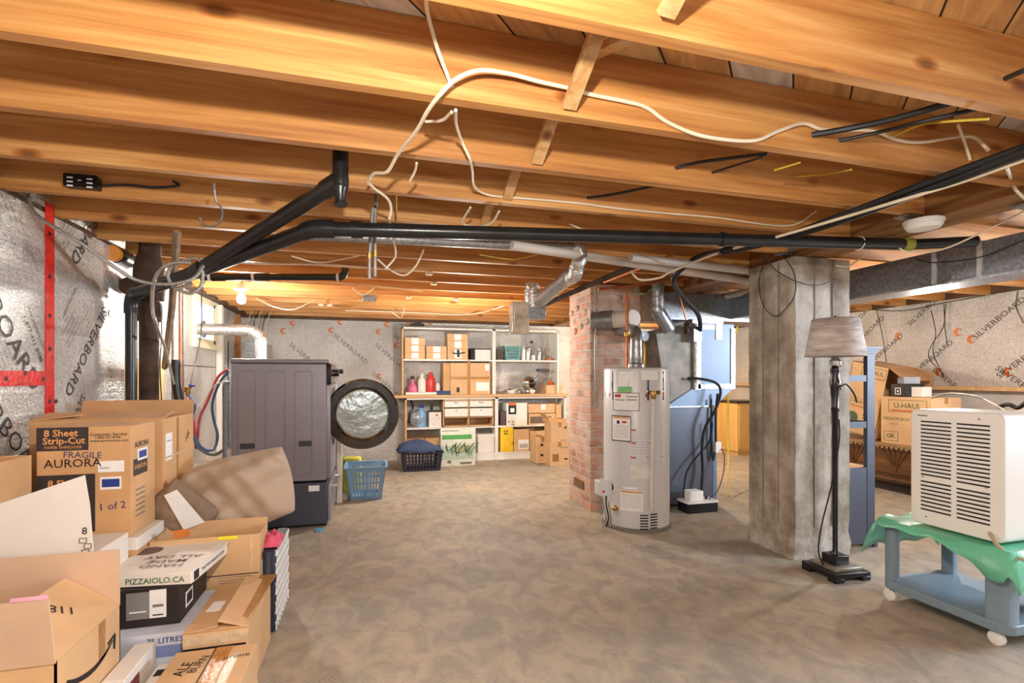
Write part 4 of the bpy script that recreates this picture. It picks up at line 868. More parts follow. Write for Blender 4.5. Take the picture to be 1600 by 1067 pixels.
m = MB(); m.box(2.90, 2.96, 4.035, 4.052, 1.08, 1.70); m.tube([(2.905, 4.045, 1.09), (2.907, 4.045, 1.69)], .02, 8, 0, rib=.2); m.box(3.30, 3.345, 4.04, 4.052, 1.08, 1.66); m.box(2.93, 3.34, 4.035, 4.052, 1.085, 1.13)
m.build('foil_tape', FTAPE, t)
m = MB(); m.box(3.13, 3.20, 4.043, 4.049, 1.55, 1.70); m.box(2.98, 3.12, 4.043, 4.049, 1.64, 1.69); m.build('label_print', PAPER, t)
m = MB()  # tapering return plenum behind heater
A = [m.v(p_) for p_ in ((2.62, 4.06, .92), (2.90, 4.06, .92), (2.90, 4.6, .92), (2.62, 4.6, .92))]; B = [m.v(p_) for p_ in ((2.50, 4.06, 1.62), (2.90, 4.06, 1.70), (2.90, 4.6, 1.70), (2.50, 4.6, 1.62))]
for k in range(4): m.face([A[k], A[(k+1) % 4], B[(k+1) % 4], B[k]])
m.face(B); m.face(A[::-1]); m.build('return_plenum', mat('dull_tin', (140, 134, 124), .6, .25, .2, 8), t)
a, b, c_ = at(1027, 440, Y=4.0), at(1027, 482, Y=4.0), at(1045, 515, Y=4.02)
MB().tube([a, b+Vector((0, 0, .03)), b+Vector((.01, 0, -.03)), c_], .062, 20, 4).build('supply_pipe', GALV, t)
m = MB(); m.box(2.84, 2.92, 3.97, 4.06, 1.52, 1.66); m.build('takeoff_boot', GALV, t)
m = MB(); m.box(2.55, 3.95, 4.18, 4.55, 1.74, 2.005); m.box(2.95, 3.3, 4.15, 4.5, 1.703, 1.75)
tag(m.build('trunk_duct', GALVD, bevel=.003), 'dull sheet metal trunk duct above the furnace plenum', 'duct')
for px, n_, c in ((1040, 'gas_regulator', IRON),):
    q = P(1073, 511, 'Y', 4.0); MB().lathe([(.018, .04), (.024, .03), (.024, -.05), (.018, -.06)], q, 12).build('bulb_sensor', IRON, t)
    MB().tube([P(1050, 440, 'Y', 3.9), P(1062, 465, 'Y', 3.95), P(1072, 500, 'Y', 4.0)], .006, 8).build('sensor_wire', COPPER, t)
cable('condensate_hose', [(1074, 591, 'Y', 4.03), (1095, 592, 'Y', 3.98), (1118, 598, 'Y', 3.95), (1126, 612, 'Y', 3.93), (1118, 640, 'Y', 3.92), (1102, 668, 'Y', 3.95), (1097, 700, 'Y', 3.97), (1098, 735, 'Y', 3.97), (1096, 768, 'Y', 3.95)], .013, CABB, 'black hose looping from the plenum down to the condensate pump', None, 10, cat='hose')
cable('condensate_hose', [(1113, 660, 'Y', 3.95), (1108, 690, 'Y', 3.97), (1090, 712, 'Y', 3.97), (1074, 735, 'Y', 3.96), (1069, 760, 'Y', 3.93), (1068, 778, 'Y', 3.92)], .007, BLACK, 'thin tube looping into the left end of the condensate pump', None, 8, cat='hose')
cable('pump_cable', [(1124, 700, 'Y', 4.0), (1131, 708, 'Y', 3.95), (1131, 735, 'Y', 3.9), (1122, 765, 'Y', 3.9), (1108, 780, 'Y', 3.85)], .004, CABB, 'thin black cord from the furnace outlet to the pump', None, 8, cat='cord')
m = MB(); q = P(1119, 698, 'Y', 4.02); m.rbox(q.x-.03, q.x+.03, 3.985, 4.03, q.z-.05, q.z+.05, .006, 3, 'y')
m.build('outlet_box', WHITE, t)
MB().tube([(q.x-.02, 4.0, q.z+.05), (q.x-.02, 4.0, q.z+.3), (q.x+.0, 4.0, q.z+.5)], .011, 8).build('armoured_whip', CABB, t)
MB().tube([(q.x-.06, 4.01, q.z+.45), (q.x-.07, 4.0, q.z+.1), (q.x-.05, 4.0, q.z-.12), (q.x-.03, 4.0, q.z-.05)], .008, 8).build('wire_loop', CABB, t)
# condensate pump
q0 = at(1060, 795, Z=0)
t = thing('condensate_pump', 'small black and white condensate pump on the floor against the furnace', 'pump', (2.83, 3.83, 0))
MB().rbox(2.66, 2.97, 3.80, 3.97, .0, .085, .015).build('reservoir', BLACK, t, bevel=.004)
MB().rbox(2.655, 2.975, 3.795, 3.975, .085, .10, .015).build('lid', CREAM, t)
MB().rbox(2.70, 2.84, 3.83, 3.94, .10, .185, .012).build('motor_cover', CREAM, t, bevel=.006)
MB().lathe([(.012, .1), (.012, .13)], (2.9, 3.88, 0), 10).build('outlet', BLACK, t)
# wall gear right of the furnace
q = P(1153, 505, 'Y', 5.4)
cable('yellow_gas_line', [(1156, 475, 'Y', 4.6), (1154, 500, 'Y', 4.7), (1150, 520, 'Y', 4.75), (1141, 540, 'Y', 4.8), (1138, 575, 'Y', 4.85), (1138, 680, 'Y', 4.95), (1139, 775, 'Z', .02)], .010, CABY, 'yellow gas line dropping right of the furnace plenum', None, 8, cat='pipe')
cable('green_wire', [(992, 449, 'Y', 3.8), (998, 458, 'Y', 3.8), (1010, 458, 'Y', 3.8), (1020, 450, 'Y', 3.8), (1040, 444, 'Y', 3.8)], .004, CABG, 'green wire looping above the water heater', 'green ground wires', 6, cat='wire')
cable('green_wire', [(1090, 470, 'Y', 4.1), (1105, 477, 'Y', 4.1), (1114, 468, 'Y', 4.1), (1100, 480, 'Y', 4.1)], .004, CABG, 'green wire coiled above the silver plenum', 'green ground wires', 6, cat='wire')
# yellow cabinet beyond the column
q = at(1161, 700, Z=0)
t = thing('yellow_cabinet', 'yellow varnished wooden cabinet standing beyond the column at the back', 'cabinet', (5.9, 7.1, 0))
MB().box(5.38, 5.93, 6.45, 6.95, .06, .80).build('carcass', YWOOD, t, bevel=.004)
MB().box(5.36, 5.95, 6.43, 6.97, .80, .83).build('top', BLACK, t)
MB().box(5.41, 5.90, 6.48, 6.92, 0, .06).build('plinth', YWOOD, t)
MB().box(5.40, 5.64, 6.435, 6.45, .10, .77).build('door', YWOOD, t, bevel=.004)

# ================================================================ WASHER
wx0, wx1, wy0, wy1 = -1.03, -.345, 4.274, 4.96
t = thing('washing_machine', 'graphite front loading washer on a pedestal with its round door open', 'washer', (-.69, 4.6, 0))
m = MB(); m.box(wx0, wx1, wy0, wy1, .37, 1.30); m.build('cabinet', GPANEL, t, bevel=.006)
m = MB(); m.rbox(wx0-.004, wx1+.02, wy0-.006, wy1+.006, 1.303, 1.336, .012, 3, 'x'); m.build('lid', GPANEL, t, bevel=.004)
m = MB()
for pa, pb, ptop, pbot in ((372, 400, 580, 790), (416, 446, 580, 790), (461, 488, 580, 741)):
    a, b = at(pa, ptop, Y=wy0), at(pb, min(pbot, 752), Y=wy0); r = .03
    for off, dz in ((0, 0),):
        pts = [(a.x, wy0-.001, b.z+r), (a.x, wy0-.001, a.z-r)]+[(a.x+r-r*math.cos(q_), wy0-.001, a.z-r+r*math.sin(q_)) for q_ in [PI/8*i for i in range(1, 4)]]+[(a.x+r, wy0-.001, a.z), (b.x-r, wy0-.001, a.z)]+[(b.x-r+r*math.sin(q_), wy0-.001, a.z-r+r*math.cos(q_)) for q_ in [PI/8*i for i in range(1, 4)]]+[(b.x, wy0-.001, a.z-r), (b.x, wy0-.001, b.z+r)]
        pts += [(b.x-r+r*math.cos(q_), wy0-.001, b.z+r-r*math.sin(q_)) for q_ in [PI/8*i for i in range(1, 4)]]+[(b.x-r, wy0-.001, b.z), (a.x+r, wy0-.001, b.z)]+[(a.x+r-r*math.sin(q_), wy0-.001, b.z+r-r*math.cos(q_)) for q_ in [PI/8*i for i in range(1, 4)]]+[(a.x, wy0-.001, b.z+r)]
        m.tube(pts, .004, 6, 0)
m.build('pressed_rib', GPANEL, t)
for pa, pb, y in ((375, 398, 697), (467, 487, 693)):
    a, b = at(pa, y-4, Y=wy0), at(pb, y+4, Y=wy0)
    MB().rbox(a.x, b.x, wy0-.003, wy0+.01, b.z, a.z, .008, 3, 'y').build('grip_slot', mat('slot_shadow', (52, 52, 58), .5), t)
m = MB(); m.rbox(wx1, wx1+.035, wy0+.01, wy1-.01, 1.14, 1.30, .01, 3, 'x'); m.build('control_panel', mat('dark_glass', (34, 34, 40), .12, .2), t, bevel=.006)
m = MB(); m.rbox(wx1, wx1+.03, wy0+.01, wy1-.01, .38, 1.135, .01, 3, 'x'); m.build('front_panel', GPANEL, t, bevel=.006)
MB().lathe([(.03, 0), (.03, .035), (.024, .04)], (wx1+.035, wy0+.35, 1.23), 24, 'x').build('program_knob', BLACK, t)
for k in range(4): MB().lathe([(.008, 0), (.008, .008)], (wx1+.034, wy0+.12+.05*k, 1.23), 10, 'x').build('button', CHROME, t)
m = MB(); m.lathe([(.24, -.02), (.25, .035), (.22, .04), (.19, .02), (.18, -.15), (.02, -.2)], (wx1, wy0+.345, .86), 40, 'x'); m.build('drum_opening', BLACK, t)
m = MB(); m.box(wx0+.01, wx1+.005, wy0+.004, wy1, .02, .352); m.build('pedestal', mat('pedestal_steel', (84, 88, 104), .36, .5, .04, 3), t, bevel=.006)
m = MB(); m.box(wx1+.005, wx1+.03, wy0+.01, wy1-.01, .04, .34); m.build('pedestal_drawer', GPANEL, t, bevel=.008)
MB().tube([(wx1+.03, wy0+.12, .30), (wx1+.07, wy0+.12, .30), (wx1+.07, wy1-.12, .30), (wx1+.03, wy1-.12, .30)], .008, 8, 0).build('drawer_handle', CHROME, t)
a, b = at(482, 759, Y=wy0), at(499, 767, Y=wy0)
MB().box(a.x, b.x, wy0+.001, wy0+.005, b.z, a.z).build('serial_label', PAPER, t)
m = MB()
for x_ in (wx0+.06, wx1-.06):
    for y_ in (wy0+.06, wy1-.06): pass
MB().box(wx0+.03, wx1-.0, wy0+.03, wy1-.03, 0, .02).build('foot', BLACK, t)
# door, open toward the camera side
dc = at(567, 647, Y=4.33); R = .292
door = MB().lathe([(.205, .02), (R-.02, .03), (R, .012), (R, -.012), (R-.015, -.028), (.215, -.03), (.20, -.012), (.19, .0)], (dc.x, 4.34, dc.z), 56, 'y')
# open the middle of the ring: build as an annulus
door.bm.free(); dm = MB()
prof = [(.20, .03), (R-.02, .035), (R, .012), (R, -.012), (R-.015, -.030), (.225, -.032), (.205, -.014)]
n = 56; rings = [[dm.v((dc.x+r*math.cos(2*PI*k/n), 4.36+y_, dc.z+r*math.sin(2*PI*k/n))) for k in range(n)] for r, y_ in prof]
for i in range(len(rings)):
    A_, B_ = rings[i], rings[(i+1) % len(rings)]
    for k in range(n): dm.face([A_[k], A_[(k+1) % n], B_[(k+1) % n], B_[k]])
do = dm.build('door', mat('gloss_black', (14, 12, 14), .08, 0, .1, 5, coat=1), t)
MB().lathe([(.206, -.016), (.200, -.006), (.17, .01), (.15, .06), (.10, .10), (.02, .11)], (dc.x, 4.36, dc.z), 48, 'y').build('glass_bowl', GLASSM, do)
m = MB()
prof = [(.212, -.020), (.206, -.024), (.198, -.018), (.204, -.012)]
rings = [[m.v((dc.x+r*math.cos(2*PI*k/n), 4.36+y_, dc.z+r*math.sin(2*PI*k/n))) for k in range(n)] for r, y_ in prof]
for i in range(4):
    A_, B_ = rings[i], rings[(i+1) % 4]
    for k in range(n): m.face([A_[k], A_[(k+1) % n], B_[(k+1) % n], B_[k]])
m.build('chrome_ring', CHROME, do)
for k, r_ in enumerate((.165, .13)):
    MB().tube([(dc.x+r_*math.cos(a_), 4.372+.03*k, dc.z+r_*.8*math.sin(a_)) for a_ in [PI*(.05+.1*i) for i in range(10)]], .003, 6, 3).build('glass_rib', CHROME, do)
MB().box(wx1+.02, dc.x-R+.02, 4.345, 4.375, dc.z-.06, dc.z+.06).build('hinge', CHROME, do)
# hoses
t2 = 'washer hoses'
cable('inlet_hose', [(356, 577, 'Y', 4.5), (340, 590, 'Y', 4.5), (325, 625, 'Y', 4.45), (312, 655, 'Y', 4.4), (307, 700, 'Y', 4.35), (303, 660, 'Y', 4.3), (292, 622, 'X', -1.4)], .010, mat('red_hose', (206, 70, 84), .4), 'red water hose looping from the washer to the wall tap', t2, 10, cat='hose')
cable('inlet_hose', [(357, 580, 'Y', 4.5), (342, 600, 'Y', 4.5), (332, 630, 'Y', 4.45), (334, 655, 'Y', 4.45), (340, 680, 'Y', 4.4), (335, 700, 'Y', 4.35), (322, 703, 'Y', 4.3), (308, 690, 'Y', 4.3), (300, 655, 'Y', 4.3), (305, 632, 'Y', 4.3), (296, 618, 'X', -1.4)], .010, mat('blue_hose', (70, 100, 140), .4), 'blue grey water hose looping left of the washer', t2, 10, cat='hose')
cable('drain_hose', [(357, 598, 'Y', 4.30), (351, 602, 'Y', 4.25), (351, 640, 'Y', 4.25), (351, 700, 'Y', 4.25), (352, 730, 'Y', 4.25)], .014, mat('grey_hose', (110, 116, 124), .5), 'grey drain hose clipped upright behind the washer', t2, 10, cat='hose')
cable('inlet_hose', [(351, 702, 'Y', 4.28), (335, 710, 'Y', 4.3), (318, 705, 'Y', 4.3), (306, 690, 'Y', 4.3), (298, 640, 'Y', 4.3)], .012, mat('grey_hose', (110, 116, 124), .5), 'grey hose joining the upright drain hose', t2, 10, cat='hose')
cable('white_tube', [(357, 595, 'Y', 4.4), (335, 602, 'Y', 4.4), (322, 622, 'Y', 4.4), (308, 636, 'Y', 4.35), (300, 638, 'Y', 4.3)], .005, PVCW, 'thin white tube drooping behind the washer hoses', t2, 8, cat='hose')
q = P(294, 610, 'X', -1.42)
t = thing('tap_set', 'brass laundry taps with blue handles on the left wall', 'tap', q)
MB().tube([q+Vector((-.1, 0, .0)), q], .012, 10, 0).lathe([(.014, -.05), (.018, -.03), (.014, .02)], q, 12).build('tap_body', BRASS, t)
MB().tube([q+Vector((0, .06, .02)), q+Vector((0, -.06, .02))], .01, 10, 0).build('tap_bar', BRASS, t)
MB().lathe([(.022, .03), (.026, .04), (.02, .05)], q+Vector((.01, .05, 0)), 10).build('tap_handle', BLUEP, t)
q = P(275, 600, 'X', -1.40)
MB().tube([(q.x, q.y, q.z+.18), (q.x+.0, q.y, q.z), (q.x+.04, q.y, q.z-.25), (q.x+.05, q.y, q.z-.5)], .03, 12).build('standpipe', ABS, t)
MB().box(XL+.001, XL+.02, 3.95, 4.75, .95, 1.33).build('plywood_panel', TAN, loc=(XL, 4.3, .95))
tag(bpy.data.objects['plywood_panel'], 'tan plywood panel fixed to the left wall behind the iron stack', 'panel')
# dryer vent
q0, q1, q2 = P(352, 516, 'X', -1.55), P(392, 516, 'Y', 5.6), P(408, 560, 'Y', 5.6)
t = thing('vent_hose', 'silver flexible dryer vent elbow rising behind the washer to the wall', 'vent', (-1.3, 5.6, 1.2))
MB().tube([(-1.66, 5.6, q1.z), (q1.x-.06, 5.6, q1.z), (q1.x+.0, 5.6, q1.z-.005), (q2.x-.01, 5.6, q1.z-.07), (q2.x, 5.6, q1.z-.16), (q2.x, 5.6, .85)], .056, 20, 8, rib=.05).build('flexible_duct', FTAPE, t)
MB().lathe([(.085, 0), (.085, .012), (.06, .02)], (-1.60, 5.6, q1.z), 24, 'x').build('wall_flange', GALV, t)
t = thing('dryer', 'graphite dryer hidden behind the washer', 'dryer', (-.69, 5.3, 0))
MB().box(wx0, wx1, 5.02, 5.52, .02, 1.30).build('cabinet', GPANEL, t, bevel=.008)
MB().box(wx1, wx1+.03, 5.03, 5.51, .04, 1.28).build('front_panel', GPANEL, t, bevel=.008)
MB().lathe([(.022, 0), (.022, .05)], (wx1+.03, 5.2, 1.25), 16, 'x').build('program_knob', BLACK, t)
# sheet metal chase in the back left corner
t = thing('corner_chase', 'pale framed metal box in the back left corner behind the dryer vent', 'box', (-1.4, 6.9, 0))
MB().box(XL+.004, -1.28, 6.75, 7.34, .361, 1.62).build('chase_body', GALV, t, bevel=.004)
MB().box(-1.655, -1.60, 6.25, 6.32, .361, 2.0).build('white_stud', WHITE, t)
MB().box(-1.58, -1.52, 6.70, 6.75, .36, 1.95).build('dark_stud', JOISTY, t)
MB().box(-1.30, -1.27, 6.72, 6.76, .36, 1.62).build('edge_strip', mat('edge_grey', (120, 116, 108), .5), t)

# ================================================================ BOXES AND SHELVING
def carton(name, label, x, y, z, w, d, h, rot=0, m=None, group=None, cat='box', open_=None, tape=True, prints=(), lid=None, th=.005):
    """x, y, z = front left bottom corner. open_: list of (side, length, angle) flaps; angle 0 = straight up, 90 = flat outward, -90 = flat inward"""
    m = m or KRAFT; fr = FR(x, y, z, rot)
    t = thing(name, label, cat, fr @ Vector((w/2, d/2, 0)), group)
    mb = MB(fr)
    if open_ is None:
        mb.box(0, w, 0, d, 0, h); mb.build('body', m, t, bevel=.002)
        if lid: MB(fr).box(-.004, w+.004, -.004, d+.004, h-lid[0], h+.002).build('lid', lid[1], t, bevel=.002)
        elif tape:
            mb = MB(fr); a = .024
            if w >= d: mb.box(-.0006, w+.0006, d/2-a, d/2+a, h-.0002, h+.0007); mb.box(-.0007, -.0002, d/2-a, d/2+a, h-.06, h); mb.box(w+.0002, w+.0007, d/2-a, d/2+a, h-.06, h)
            else: mb.box(w/2-a, w/2+a, -.0006, d+.0006, h-.0002, h+.0007); mb.box(w/2-a, w/2+a, -.0007, -.0002, h-.06, h)
            mb.build('tape', TAPE, t)
    else:
        mb.box(0, w, 0, th, 0, h); mb.box(0, w, d-th, d, 0, h); mb.box(0, th, th, d-th, 0, h); mb.box(w-th, w, th, d-th, 0, h); mb.box(th, w-th, th, d-th, 0, th)
        mb.build('body', m, t, bevel=.001)
        for side, L, ang in open_:
            A = math.radians(ang)
            if side == 'back': F_ = Matrix.Translation((0, d-th, h)) @ Matrix.Rotation(-A, 4, 'X'); b = (0, w, 0, th, 0, L)
            elif side == 'front': F_ = Matrix.Translation((0, th, h)) @ Matrix.Rotation(A, 4, 'X'); b = (0, w, -th, 0, 0, L)
            elif side == 'right': F_ = Matrix.Translation((w-th, 0, h)) @ Matrix.Rotation(A, 4, 'Y'); b = (0, th, .004, d-.004, 0, L)
            else: F_ = Matrix.Translation((th, 0, h)) @ Matrix.Rotation(-A, 4, 'Y'); b = (-th, 0, .004, d-.004, 0, L)
            MB(fr @ F_).box(*b).build('flap', m, t, bevel=.001)
    if prints:
        groups = {}
        for i_, p in enumerate(prints):
            groups.setdefault(p[1].name+(str(i_) if p[1] is PAPER and p[0] == 'rect' else ''), (p[1], []))[1].append(p)
        for mt, ps in groups.values():
            pm = MB(fr)
            for p in ps:
                kind, _, face = p[0], p[1], p[2]; e = .0012+(p[6] if len(p) > 6 and isinstance(p[6], float) else 0)
                if kind == 'rect':
                    u0, u1, v0, v1 = p[3]
                    if face == 'f': pm.box(u0, u1, -e, -.0002, v0, v1)
                    elif face == 'r': pm.box(w+.0002, w+e, u0, u1, v0, v1)
                    else: pm.box(u0, u1, v0, v1, h+.0002, h+e)
                else:
                    u, v, size = p[3]; ang = math.radians(p[4]) if len(p) > 4 else 0
                    M = {'f': lambda: frontM(u, -e, v, ang), 'r': lambda: sideM(w+e, u, v, ang), 't': lambda: topM(u, v, h+e, ang)}[face]()
                    pm.text(kind, M, size, 0, p[5] if len(p) > 5 else 0, 1.0)
            o = pm.build('print' if mt is not PAPER else 'paper_label', mt, t, recalc=False)
    return t
def pbox(name, label, l, r, top, bot, Y, d, **k):
    """carton whose front face (plane Y) is seen between these pixels"""
    a = at(l, bot, Y=Y); b = at(r, bot, Y=Y); c_ = at((l+r)/2, top, Y=Y); z = at((l+r)/2, bot, Y=Y).z
    return carton(name, label, a.x, Y, z, b.x-a.x, d, c_.z-z, **k)

# ---- bookcases on the back wall
SY = 7.06
def SX(px, Y=SY): return at(px, HY, Y=Y).x
def SZ(py, px=750, Y=SY): return at(px, py, Y=Y).z
def shelf_unit(name, label, x0, x1, z0, zs, z1, left_m, dd=.32, base=False, cat='shelf'):
    t = thing(name, label, cat, ((x0+x1)/2, SY+dd/2, z0), 'white bookcases along the back wall')
    MB().box(x0, x0+.022, SY, SY+dd, z0, z1).build('side_panel', left_m, t); MB().box(x1-.022, x1, SY, SY+dd, z0, z1).build('side_panel', WHITE, t)
    for z in zs: MB().box(x0+.022, x1-.022, SY+.004, SY+dd, z-.022, z).build('shelf_board', WHITE, t)
    MB().box(x0, x1, SY, SY+dd, z1-.022, z1).build('top_board', WHITE, t)
    if base: MB().box(x0+.022, x1-.022, SY+.01, SY+.03, 0, z0+.10).build('plinth', WHITE, t)
    return t
zt, zc_, zl = SZ(514), SZ(616), SZ(666)
z562 = SZ(562); z_base = .108
xa, xm, xb = SX(628), SX(772), SX(873)
la, lm, lb = SX(633), SX(776), SX(884)
shelf_unit('bookcase', 'upper left white bookcase with an unpainted wooden side, full of small cartons', xa, xm, zc_+.0, [z562], zt, PLANK)
shelf_unit('bookcase', 'upper right white bookcase with the teal basket and bottles', xm+.002, xb, zc_, [z562], zt+.0, WHITE)
shelf_unit('bookcase', 'lower left white bookcase with the wooden drawer cube', la, lm, 0, [z_base, zl], zc_-.045, PLANK, base=True)
shelf_unit('bookcase', 'lower right white bookcase with the yellow carton', lm+.002, lb, 0, [z_base, zl], zc_-.045, WHITE, base=True)
tag(MB().box(SX(614), SX(888), SY-.02, SY+.33, zc_-.043, zc_-.002).build('counter_board', PLANK, bevel=.003), 'long wooden board lying between the upper and lower bookcases', 'board')
def U(u, v): return 600+u/4.103, 480+v/4.103
def sbox(name, label, u0, u1, v0, v1, z, Y=SY+.03, d=.24, **k):
    """shelf item from the enlarged shelf view; z = height of the shelf it stands on"""
    x0, x1 = SX(U(u0, 0)[0], Y), SX(U(u1, 0)[0], Y); h = (v1-v0)/4.103/F*(SN*x0+CS*Y)
    if z < .12: h = min(h, zl-.025-z)
    return carton(name, label, x0, Y, z+.0005, x1-x0, d, h, **k)
g = 'small brown cartons on the top left shelf'
def stack(u0, u1, vs, z, labs, **k):
    for (v0, v1), lb_ in zip(vs, labs):
        x0, x1 = SX(U(u0, 0)[0], SY+.03), SX(U(u1, 0)[0], SY+.03); h = (v1-v0)/4.103/F*(SN*x0+CS*(SY+.03)); w_ = x1-x0
        carton('small_carton', lb_, x0, SY+.03, z+.0005, w_, .25, h, group=g, tape=False, prints=[('rect', PAPER, 'f', (w_*.34, w_*.68, h*.12, h*.95))], **k); z += h+.001
stack(133, 263, [(285, 328), (238, 285), (190, 238)], z562, ['bottom carton of the leftmost stack on the top shelf', 'middle carton of the leftmost stack on the top shelf', 'top carton of the leftmost stack on the top shelf'])
stack(270, 402, [(288, 330), (245, 288)], z562, ['lower carton of the two high middle stack on the top shelf', 'upper carton of the two high middle stack on the top shelf'])
stack(407, 538, [(262, 330), (210, 262), (165, 210)], z562, ['bottom carton of the right stack, a black clip hanging on it', 'middle carton of the right stack on the top shelf', 'top carton of the right and tallest stack on the top shelf'])
tag(MB().tube([at(*U(440, 292), Y=SY+.02), at(*U(470, 298), Y=SY+.015), at(*U(520, 290), Y=SY+.02)], .008, 8).tube([at(*U(475, 272), Y=SY+.018), at(*U(478, 320), Y=SY+.018)], .018, 8, 0).build('clip_holder', BLACK), 'black clip holder in front of the right stack of small cartons', 'clip')
sbox('binder', 'black binder standing beside the white box on the top shelf', 557, 578, 256, 330, z562, m=BLACK, tape=False, cat='binder')
sbox('file_box', 'white file box with a dark lid on the top left shelf', 585, 684, 262, 333, z562, m=WCARD, lid=(.012, BLACK))
# second shelf
tag(MB().box(SX(634), SX(705), SY+.03, SY+.28, zc_-.0, zc_+.035).build('flat_board', WHITE, bevel=.003), 'white board lying flat under the cleaning bottles', 'board')
sbox('navy_case', 'flat navy case lying at the front of the second shelf', 340, 428, 528, 553, zc_, Y=SY-.01, d=.2, m=BLUEF, tape=False, cat='case')
def bottle(label, u, vb, vt, r, m, capm, z, shape=0, Y=SY+.12, name='bottle', grp=None):
    px, _ = U(u, 0); c = at(px, HY, Y=Y); h = (vb-vt)/4.103/F*(SN*c.x+CS*Y); z += .0005
    t = thing(name, label, 'bottle', (c.x, Y, z), grp)
    if shape == 1: prof = [(r, 0), (r*1.05, h*.05), (r*.95, h*.35), (r*.35, h*.6), (r*.3, h*.8)]
    elif shape == 2: prof = [(r*.95, 0), (r, h*.04), (r, h*.7), (r*.8, h*.8), (r*.35, h*.86), (r*.35, h*.9)]
    else: prof = [(r*.95, 0), (r, h*.03), (r*.98, h*.62), (r*.7, h*.74), (r*.36, h*.84), (r*.36, h*.88)]
    MB().lathe([(a, z+b) for a, b in prof], (c.x, Y, 0), 20).build('body', m, t)
    k = prof[-1][1]; MB().lathe([(r*.42, z+k), (r*.42, z+h)], (c.x, Y, 0), 14).build('cap', capm, t)
    return t
zb = zc_+.036
bottle('pink bell shaped bottle with a black tip on the second shelf', 184, 522, 420, .062, mat('pink_plastic', (214, 110, 150), .35), BLACK, zb, 1)
bottle('tall white detergent bottle on the second shelf', 243, 525, 410, .058, WCARD, WHITE, zb)
bottle('red detergent jug on the second shelf', 300, 525, 398, .062, mat('red_plastic', (214, 62, 60), .35), RED, zb)
bottle('small white spray bottle beside the red jug', 345, 525, 458, .034, WHITE, GREYINK, zb)
t = sbox('large_carton', 'large taped brown carton filling the middle of the second shelf', 425, 682, 350, 553, zc_, Y=SY-.01, d=.28, tape=False, prints=[('rect', PAPER, 'f', (.37, .56, .05, .17)), ('rect', PAPER, 'f', (.50, .56, .34, .43)), ('rect', TAPE, 'f', (.245, .285, 0, .485)), ('rect', TAPE, 'f', (0, .59, .215, .25), 0, 0, .0004), ('rect', INK, 'f', (.09, .13, .03, .10))])
sbox('small_carton', 'narrow brown carton squeezed left of the large taped carton', 380, 422, 352, 553, zc_, Y=SY+.01, d=.25, tape=False, m=KRAFT2)
# upper right bookcase, top shelf
def basket(name, label, x0, x1, y0, y1, z0, z1, taper, m, slots=9, rows=2, th=.006, cat='basket', grp=None, rim=.012):
    t = thing(name, label, cat, ((x0+x1)/2, (y0+y1)/2, z0), grp); mb = MB()
    def P4(z):
        k = taper*(1-(z-z0)/(z1-z0)); return (x0+k, x1-k, y0+k, y1-k)
    zs = [z0]+[z0+(z1-z0)*f_ for f_ in ([.12, .48, .54, .86] if rows == 2 else [.12, .30, .34, .52, .56, .74, .78, .9])]+[z1]
    for i in range(0, len(zs)-1, 1):
        solid = (i % 2 == 0); a, b = P4(zs[i]), P4(zs[i+1])
        for (ax0, ay0, ax1, ay1, bx0, by0, bx1, by1) in ((a[0], a[2], a[1], a[2], b[0], b[2], b[1], b[2]), (a[1], a[2], a[1], a[3], b[1], b[2], b[1], b[3]), (a[1], a[3], a[0], a[3], b[1], b[3], b[0], b[3]), (a[0], a[3], a[0], a[2], b[0], b[3], b[0], b[2])):
            A0_, A1_, B0_, B1_ = Vector((ax0, ay0, zs[i])), Vector((ax1, ay1, zs[i])), Vector((bx0, by0, zs[i+1])), Vector((bx1, by1, zs[i+1]))
            nrm = Vector((0, 0, 1)).cross(A1_-A0_).normalized()*th
            segs = [(0, 1)] if solid else [(0, .1)]+[(.1+.8*(k+.6)/slots, .1+.8*(k+1)/slots) for k in range(slots)]+[(.9, 1)]
            for s0, s1 in segs:
                q = [A0_.lerp(A1_, s0), A0_.lerp(A1_, s1), B0_.lerp(B1_, s1), B0_.lerp(B1_, s0)]
                V = [mb.v(v) for v in q]+[mb.v(v+nrm) for v in q]
                for f_ in ((0, 1, 2, 3), (7, 6, 5, 4), (0, 4, 5, 1), (1, 5, 6, 2), (2, 6, 7, 3), (3, 7, 4, 0)): mb.face([V[i_] for i_ in f_])
    k = P4(z0); mb.box(k[0], k[1], k[2], k[3], z0, z0+th); mb.build('body', m, t)
    mb = MB(); r = rim
    mb.box(x0-r, x1+r, y0-r, y0+.002, z1-.012, z1+.004); mb.box(x0-r, x1+r, y1-.002, y1+r, z1-.012, z1+.004); mb.box(x0-r, x0+.002, y0, y1, z1-.012, z1+.004); mb.box(x1-.002, x1+r, y0, y1, z1-.012, z1+.004)
    mb.build('rim', m, t, bevel=.002); return t
Yb = SY+.05
basket('teal_basket', 'teal plastic basket on the top shelf of the right bookcase', SX(U(775, 0)[0], Yb), SX(U(880, 0)[0], Yb), Yb, Yb+.2, z562+.001, z562+.001+.205, .02, mat('teal_plastic', (110, 160, 160), .45), 10, 3)
basket('wire_basket', 'small dark wire basket left of the teal basket', SX(U(722, 0)[0], Yb), SX(U(768, 0)[0], Yb), Yb, Yb+.2, z562+.001, z562+.16, .01, mat('wire_dark', (90, 82, 70), .5), 6, 3)
bottle('cream aerosol can right of the teal basket', 893, 332, 240, .03, CREAM, CREAM, z562, 2, name='spray_can', grp='cans on the top right shelf')
bottle('tall grey metal aerosol can on the top right shelf', 922, 332, 225, .033, GALV, GREYINK, z562, 2, name='spray_can', grp='cans on the top right shelf')
bottle('green capped small bottle between the grey cans', 956, 332, 290, .03, WCARD, GREENP, z562, 2)
